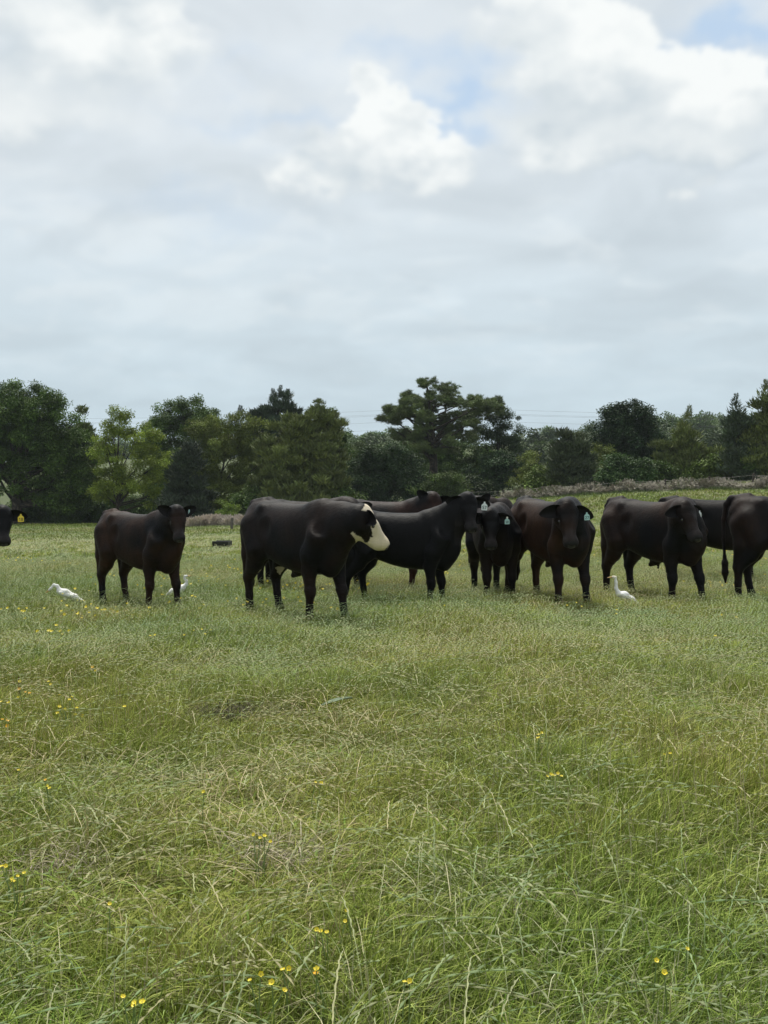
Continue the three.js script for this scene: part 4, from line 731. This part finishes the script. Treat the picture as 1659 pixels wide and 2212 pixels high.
// ---------------------------------------------------------------- things in the sward
{
  const r = mulberry(77);
  const deadMat = grassMat;
  const weed = (label, px, py, h, n, cols, spread) => { const c = groundAt(px, py), B = new Buf(); for (let k = 0; k < n; k++) { const a = r() * 6.283, q = Math.sqrt(r()) * spread; blade(B, r, Math.cos(a) * q, Math.sin(a) * q, h * (.5 + r() * .7), .004 + r() * .005, r() * 6.283, .4 + r() * 1.2, cols[r() * cols.length | 0], 4, r() * 2); } const t = thing('dead_weed', label, 'weed', c); mesh('stalks', B.geo(), deadMat, t); };
  weed('matted clump of dark brown dead weed in the middle foreground', 490, 1572, .22, 420, [[.055, .045, .03], [.09, .075, .045], [.13, .115, .07], [.06, .07, .03]], .24);
  weed('smaller dark tangle of dead weed right of the brown clump', 640, 1568, .16, 200, [[.06, .06, .035], [.10, .10, .05], [.08, .10, .04]], .2);
  weed('bleached straw clump in the lower middle foreground', 610, 1890, .20, 220, [[.46, .41, .31], [.40, .34, .25], [.33, .29, .2]], .2);
  weed('pale dry straw clump at the lower left', 110, 1910, .18, 170, [[.42, .36, .28], [.34, .29, .21]], .17);
  // dark dung pat edge at right
  const c = groundAt(1631, 1428), t = thing('dung_clod', 'small dark dung clod lifted in the grass at the right edge', 'dung', V(c.x, c.y + .04, c.z)), g = new THREE.IcosahedronGeometry(.065, 3), p = g.attributes.position;
  for (let k = 0; k < p.count; k++) { const v = V().fromBufferAttribute(p, k), s = 1 + .5 * N3(v.x * 30, v.y * 30, v.z * 30); p.setXYZ(k, v.x * s * 1.15, v.y * s * .85, v.z * s); } g.computeVertexNormals(); mesh('clod', g, solid([.02, .016, .012], .9), t);
  // dock leaf
  const d = groundAt(722, 1562), u = thing('dock_leaf', 'single broad grey green dock leaf right of the dead weeds', 'leaf', V(d.x, d.y, d.z)), B = new Buf(); const cols = [.15, .20, .13];
  for (let k = 0; k <= 10; k++) { const f = k / 10, w = .05 * Math.sin(Math.PI * Math.pow(f, .8)) + .003; for (const q of [-1, -.5, 0, .5, 1]) B.v(-.1 + f * .22, .10 + f * .10 - f * f * .05 + Math.abs(q) * .012, q * w - f * .05, cols); if (k) for (let m = 0; m < 4; m++) { const a = k * 5 + m; B.tri(a - 5, a, a - 4); B.tri(a - 4, a, a + 1); } }
  mesh('blade', B.geo(), grassMat, u); mesh('stalk', tube([V(-.16, 0, 0), V(-.13, .06, 0), V(-.1, .10, 0)], [.005, .004, .003], 6), solid([.16, .12, .07]), u);
}
// ---------------------------------------------------------------- buttercups
const petalMat = new THREE.MeshPhysicalMaterial({ color: new THREE.Color().setRGB(.78, .64, .035), roughness: .35, side: THREE.DoubleSide, transmission: .15, thickness: 0 });
const petalMat2 = new THREE.MeshPhysicalMaterial({ color: new THREE.Color().setRGB(.80, .46, .015), roughness: .4, side: THREE.DoubleSide, transmission: .15, thickness: 0 });
const stalkMat = solid([.14, .20, .06], .7), heartMat = solid([.45, .42, .04], .7);
const petalGeo = (() => { const gs = []; for (let k = 0; k < 5; k++) { const B = new Buf(), a = k * 1.2566, n = 5; for (let i = 0; i <= n; i++) { const f = i / n, w = .0085 * Math.sin(Math.PI * (.12 + .80 * Math.pow(f, .9))), y = .001 + .0075 * f * f; for (const s of [-1, 0, 1]) { const X = .002 + f * .0135, Z = s * w; B.v(X * Math.cos(a) - Z * Math.sin(a), y + (s ? .0016 : 0), X * Math.sin(a) + Z * Math.cos(a), [1, 1, 1]); } if (i) for (let m = 0; m < 2; m++) { const q = i * 3 + m; B.tri(q - 3, q, q - 2); B.tri(q - 2, q, q + 1); } } gs.push(B.geo()); } return gs.map(g => { g.deleteAttribute('color'); return g; }); })();
const heartGeo = new THREE.SphereGeometry(.0034, 8, 6).scale(1, .7, 1).translate(0, .003, 0), allPetals = mergeGeometries(petalGeo);
function buttercup(label, list, seed, orange) {                       // list: flower heads [px, py] of one plant, all at the plant's depth
  const r = mulberry(seed), mx = list.reduce((s, p) => s + p[0], 0) / list.length, my = list.reduce((s, p) => s + p[1], 0) / list.length;
  const hd = .225, d = dirOf(mx, my); let D = 2; for (; D < 40; D += .01) if (EYE + d.y * D < height(d.x * D, -D) + hd) break;
  const root = V(d.x * D, height(d.x * D, -D), -D), t = thing('buttercup_plant', label, 'flower', root, 'yellow buttercups in the grass');
  list.forEach(([x, y], i) => {
    const dd = D + (r() - .5) * .12, p = at(x, y, dd).sub(root), st = V((r() - .5) * .03, 0, (r() - .5) * .03), f = new THREE.Group(); f.name = 'flower'; t.add(f); f.position.copy(p); f.rotation.set(.5 + (r() - .5) * .8, r() * 6.28, (r() - .5) * .9, 'XYZ'); f.scale.setScalar((.40 + r() * .18) * (D > 5.5 ? 1.4 : 1));
    mesh('petals', allPetals, orange && r() < .5 ? petalMat2 : petalMat, f); mesh('heart', heartGeo, heartMat, f);
    mesh('stem', tube([st, st.clone().lerp(p, .5).add(V((r() - .5) * .04, .02, 0)), p], [.0026, .0022, .0017], 5), stalkMat, t);
  });
}
[
  ['four buttercups clustered in the lower middle left of the bleached straw', [[548, 1803], [562, 1810], [571, 1806], [584, 1818]]],
  ['buttercup group at the left edge beside the pale straw clump', [[25, 1898], [38, 1893], [52, 1886], [28, 1904]]],
  ['pair of buttercups cut by the left frame edge', [[4, 1872], [12, 1871]]], ['lone buttercup below the long arched seed stem at left', [[237, 1953]]],
  ['four bright buttercups near the bottom left', [[266, 2153], [290, 2166], [307, 2165], [289, 2172]]],
  ['loose scatter of buttercups near the bottom centre', [[540, 2118], [587, 2122], [614, 2140], [563, 2104]]], ['buttercup pair above the bottom centre scatter', [[611, 2096], [624, 2092]]], ['orange tinged buttercups right of the bottom centre pair', [[684, 2094], [682, 2104]]],
  ['buttercup knot at lower centre in arched grass', [[684, 2008], [693, 2012], [706, 2014]]], ['two buttercups one above the other at lower centre', [[749, 1967], [746, 1990]]],
  ['double buttercup low at centre right of the dark bent twig', [[874, 2122], [885, 2119]]],
  ['lone buttercup highest of three at lower right', [[1484, 2050]]], ['lone buttercup middle of three at lower right', [[1418, 2075]]], ['lone buttercup lowest of three at lower right', [[1435, 2101]]],
  ['row of five buttercups right of centre in mid foreground', [[1182, 1677], [1190, 1673], [1197, 1676], [1205, 1671], [1213, 1677]]], ['small buttercup sprig above the row of five', [[1164, 1588], [1170, 1583], [1163, 1595]]],
  ['pair of buttercups far right in mid foreground', [[1435, 1630], [1448, 1628]]], ['pair of buttercups left of the image centre line', [[681, 1690], [694, 1691]]], ['lone buttercup left of centre in mid foreground', [[440, 1711]]],
  ['orange buttercups mid left below the brown weed stalk', [[98, 1685], [101, 1698], [107, 1703]]], ['single faint buttercup mid left edge', [[40, 1664]]],
  ['orange buttercups on the brown weed stalk at left', [[43, 1472], [41, 1489], [39, 1507], [55, 1496], [64, 1498]]], ['buttercup pair right of the brown weed stalk', [[105, 1473], [110, 1479]]],
  ['broad patch of buttercups at left in the bright green grass', [[128, 1527], [124, 1541], [140, 1532], [155, 1506], [150, 1512], [166, 1530], [163, 1543], [178, 1546], [129, 1502]]],
  ['orange buttercups at left edge above a pale weed', [[5, 1555], [16, 1557], [16, 1568]]], ['lone buttercup right of the broad left patch', [[269, 1527]]], ['orange flower pair above the broad left patch', [[200, 1441], [206, 1449]]], ['buttercup left of the brown weed stalk', [[3, 1516], [18, 1518]]],
  ['lone buttercup near the right edge below the herd', [[1545, 1374]]], ['buttercup sprigs below the left cow', [[398, 1372], [418, 1362], [436, 1360], [455, 1362], [443, 1370]]], ['buttercup pair far left below the herd', [[325, 1374], [335, 1372]]],
  ['yellow flowers by the tail of the low bent egret', [[168, 1297], [175, 1299], [181, 1298]]], ['yellow flowers left of the tall egret', [[1332, 1318], [1331, 1326]]], ['buttercups below the low headed bull calf', [[1245, 1302], [1225, 1308], [1256, 1310]]], ['buttercup near the middle below the black cow', [[960, 1308], [1005, 1302]]],
].forEach(([label, list], i) => buttercup(label, list, 300 + i, /orange/.test(label)));
{ // too many and too small to count: the yellow specks further back
  const r = mulberry(505), spots = [];
  while (spots.length < 520) { const D = 10.5 + r() * 13, x = (r() * 2 - 1) * (.37 * D + .5); if (N3(x * .7, 3.1, D * .7) + N3(x * .22, 8, D * .22) < .12 + r() * .3) continue; spots.push([x, -D]); }
  const im = new THREE.InstancedMesh(allPetals, petalMat, spots.length); im.name = 'distant_buttercups'; tag(im, 'tiny yellow buttercup specks sprinkled through the grass among the herd', 'flowers', undefined, 'stuff');
  spots.forEach(([x, z], i) => { dummy.position.set(x, height(x, z) + .12 + r() * .1, z); dummy.rotation.set(.5 + (r() - .5), r() * 6, (r() - .5)); dummy.scale.setScalar(.75 + r() * .5); dummy.updateMatrix(); im.setMatrixAt(i, dummy.matrix); }); scene.add(im);
  // dark bent twig and brown stalks near the camera
  const twig = (label, pts, R, c) => { const b = groundAt(pts[0][0], pts[0][1]), D = -b.z, t = thing('weed_stalk', label, 'stalk', b); mesh('stalk', tube(pts.map(([x, y], i) => i ? at(x, y, D + i * .01).sub(b) : V(0, -.01, 0)), pts.map((_, i) => R * (1 - .6 * i / pts.length)), 6), solid(c, .9), t); return t; };
  twig('dark leafless weed stalk standing near the bottom centre', [[840, 2185], [838, 2150], [836, 2120], [834, 2085]], .004, [.05, .035, .025]);
  twig('reddish brown dock stalk at left among orange buttercups', [[42, 1530], [42, 1505], [41, 1480], [40, 1462]], .006, [.10, .045, .03]);
  twig('short dark weed stalk below the middle dead weeds', [[585, 1655], [582, 1640], [578, 1622]], .006, [.05, .035, .03]);
}
// ---------------------------------------------------------------- shadows everywhere, and the picture
scene.traverse(o => { if (o.isMesh) { o.castShadow = true; o.receiveShadow = true; } });
renderer.render(scene, camera);
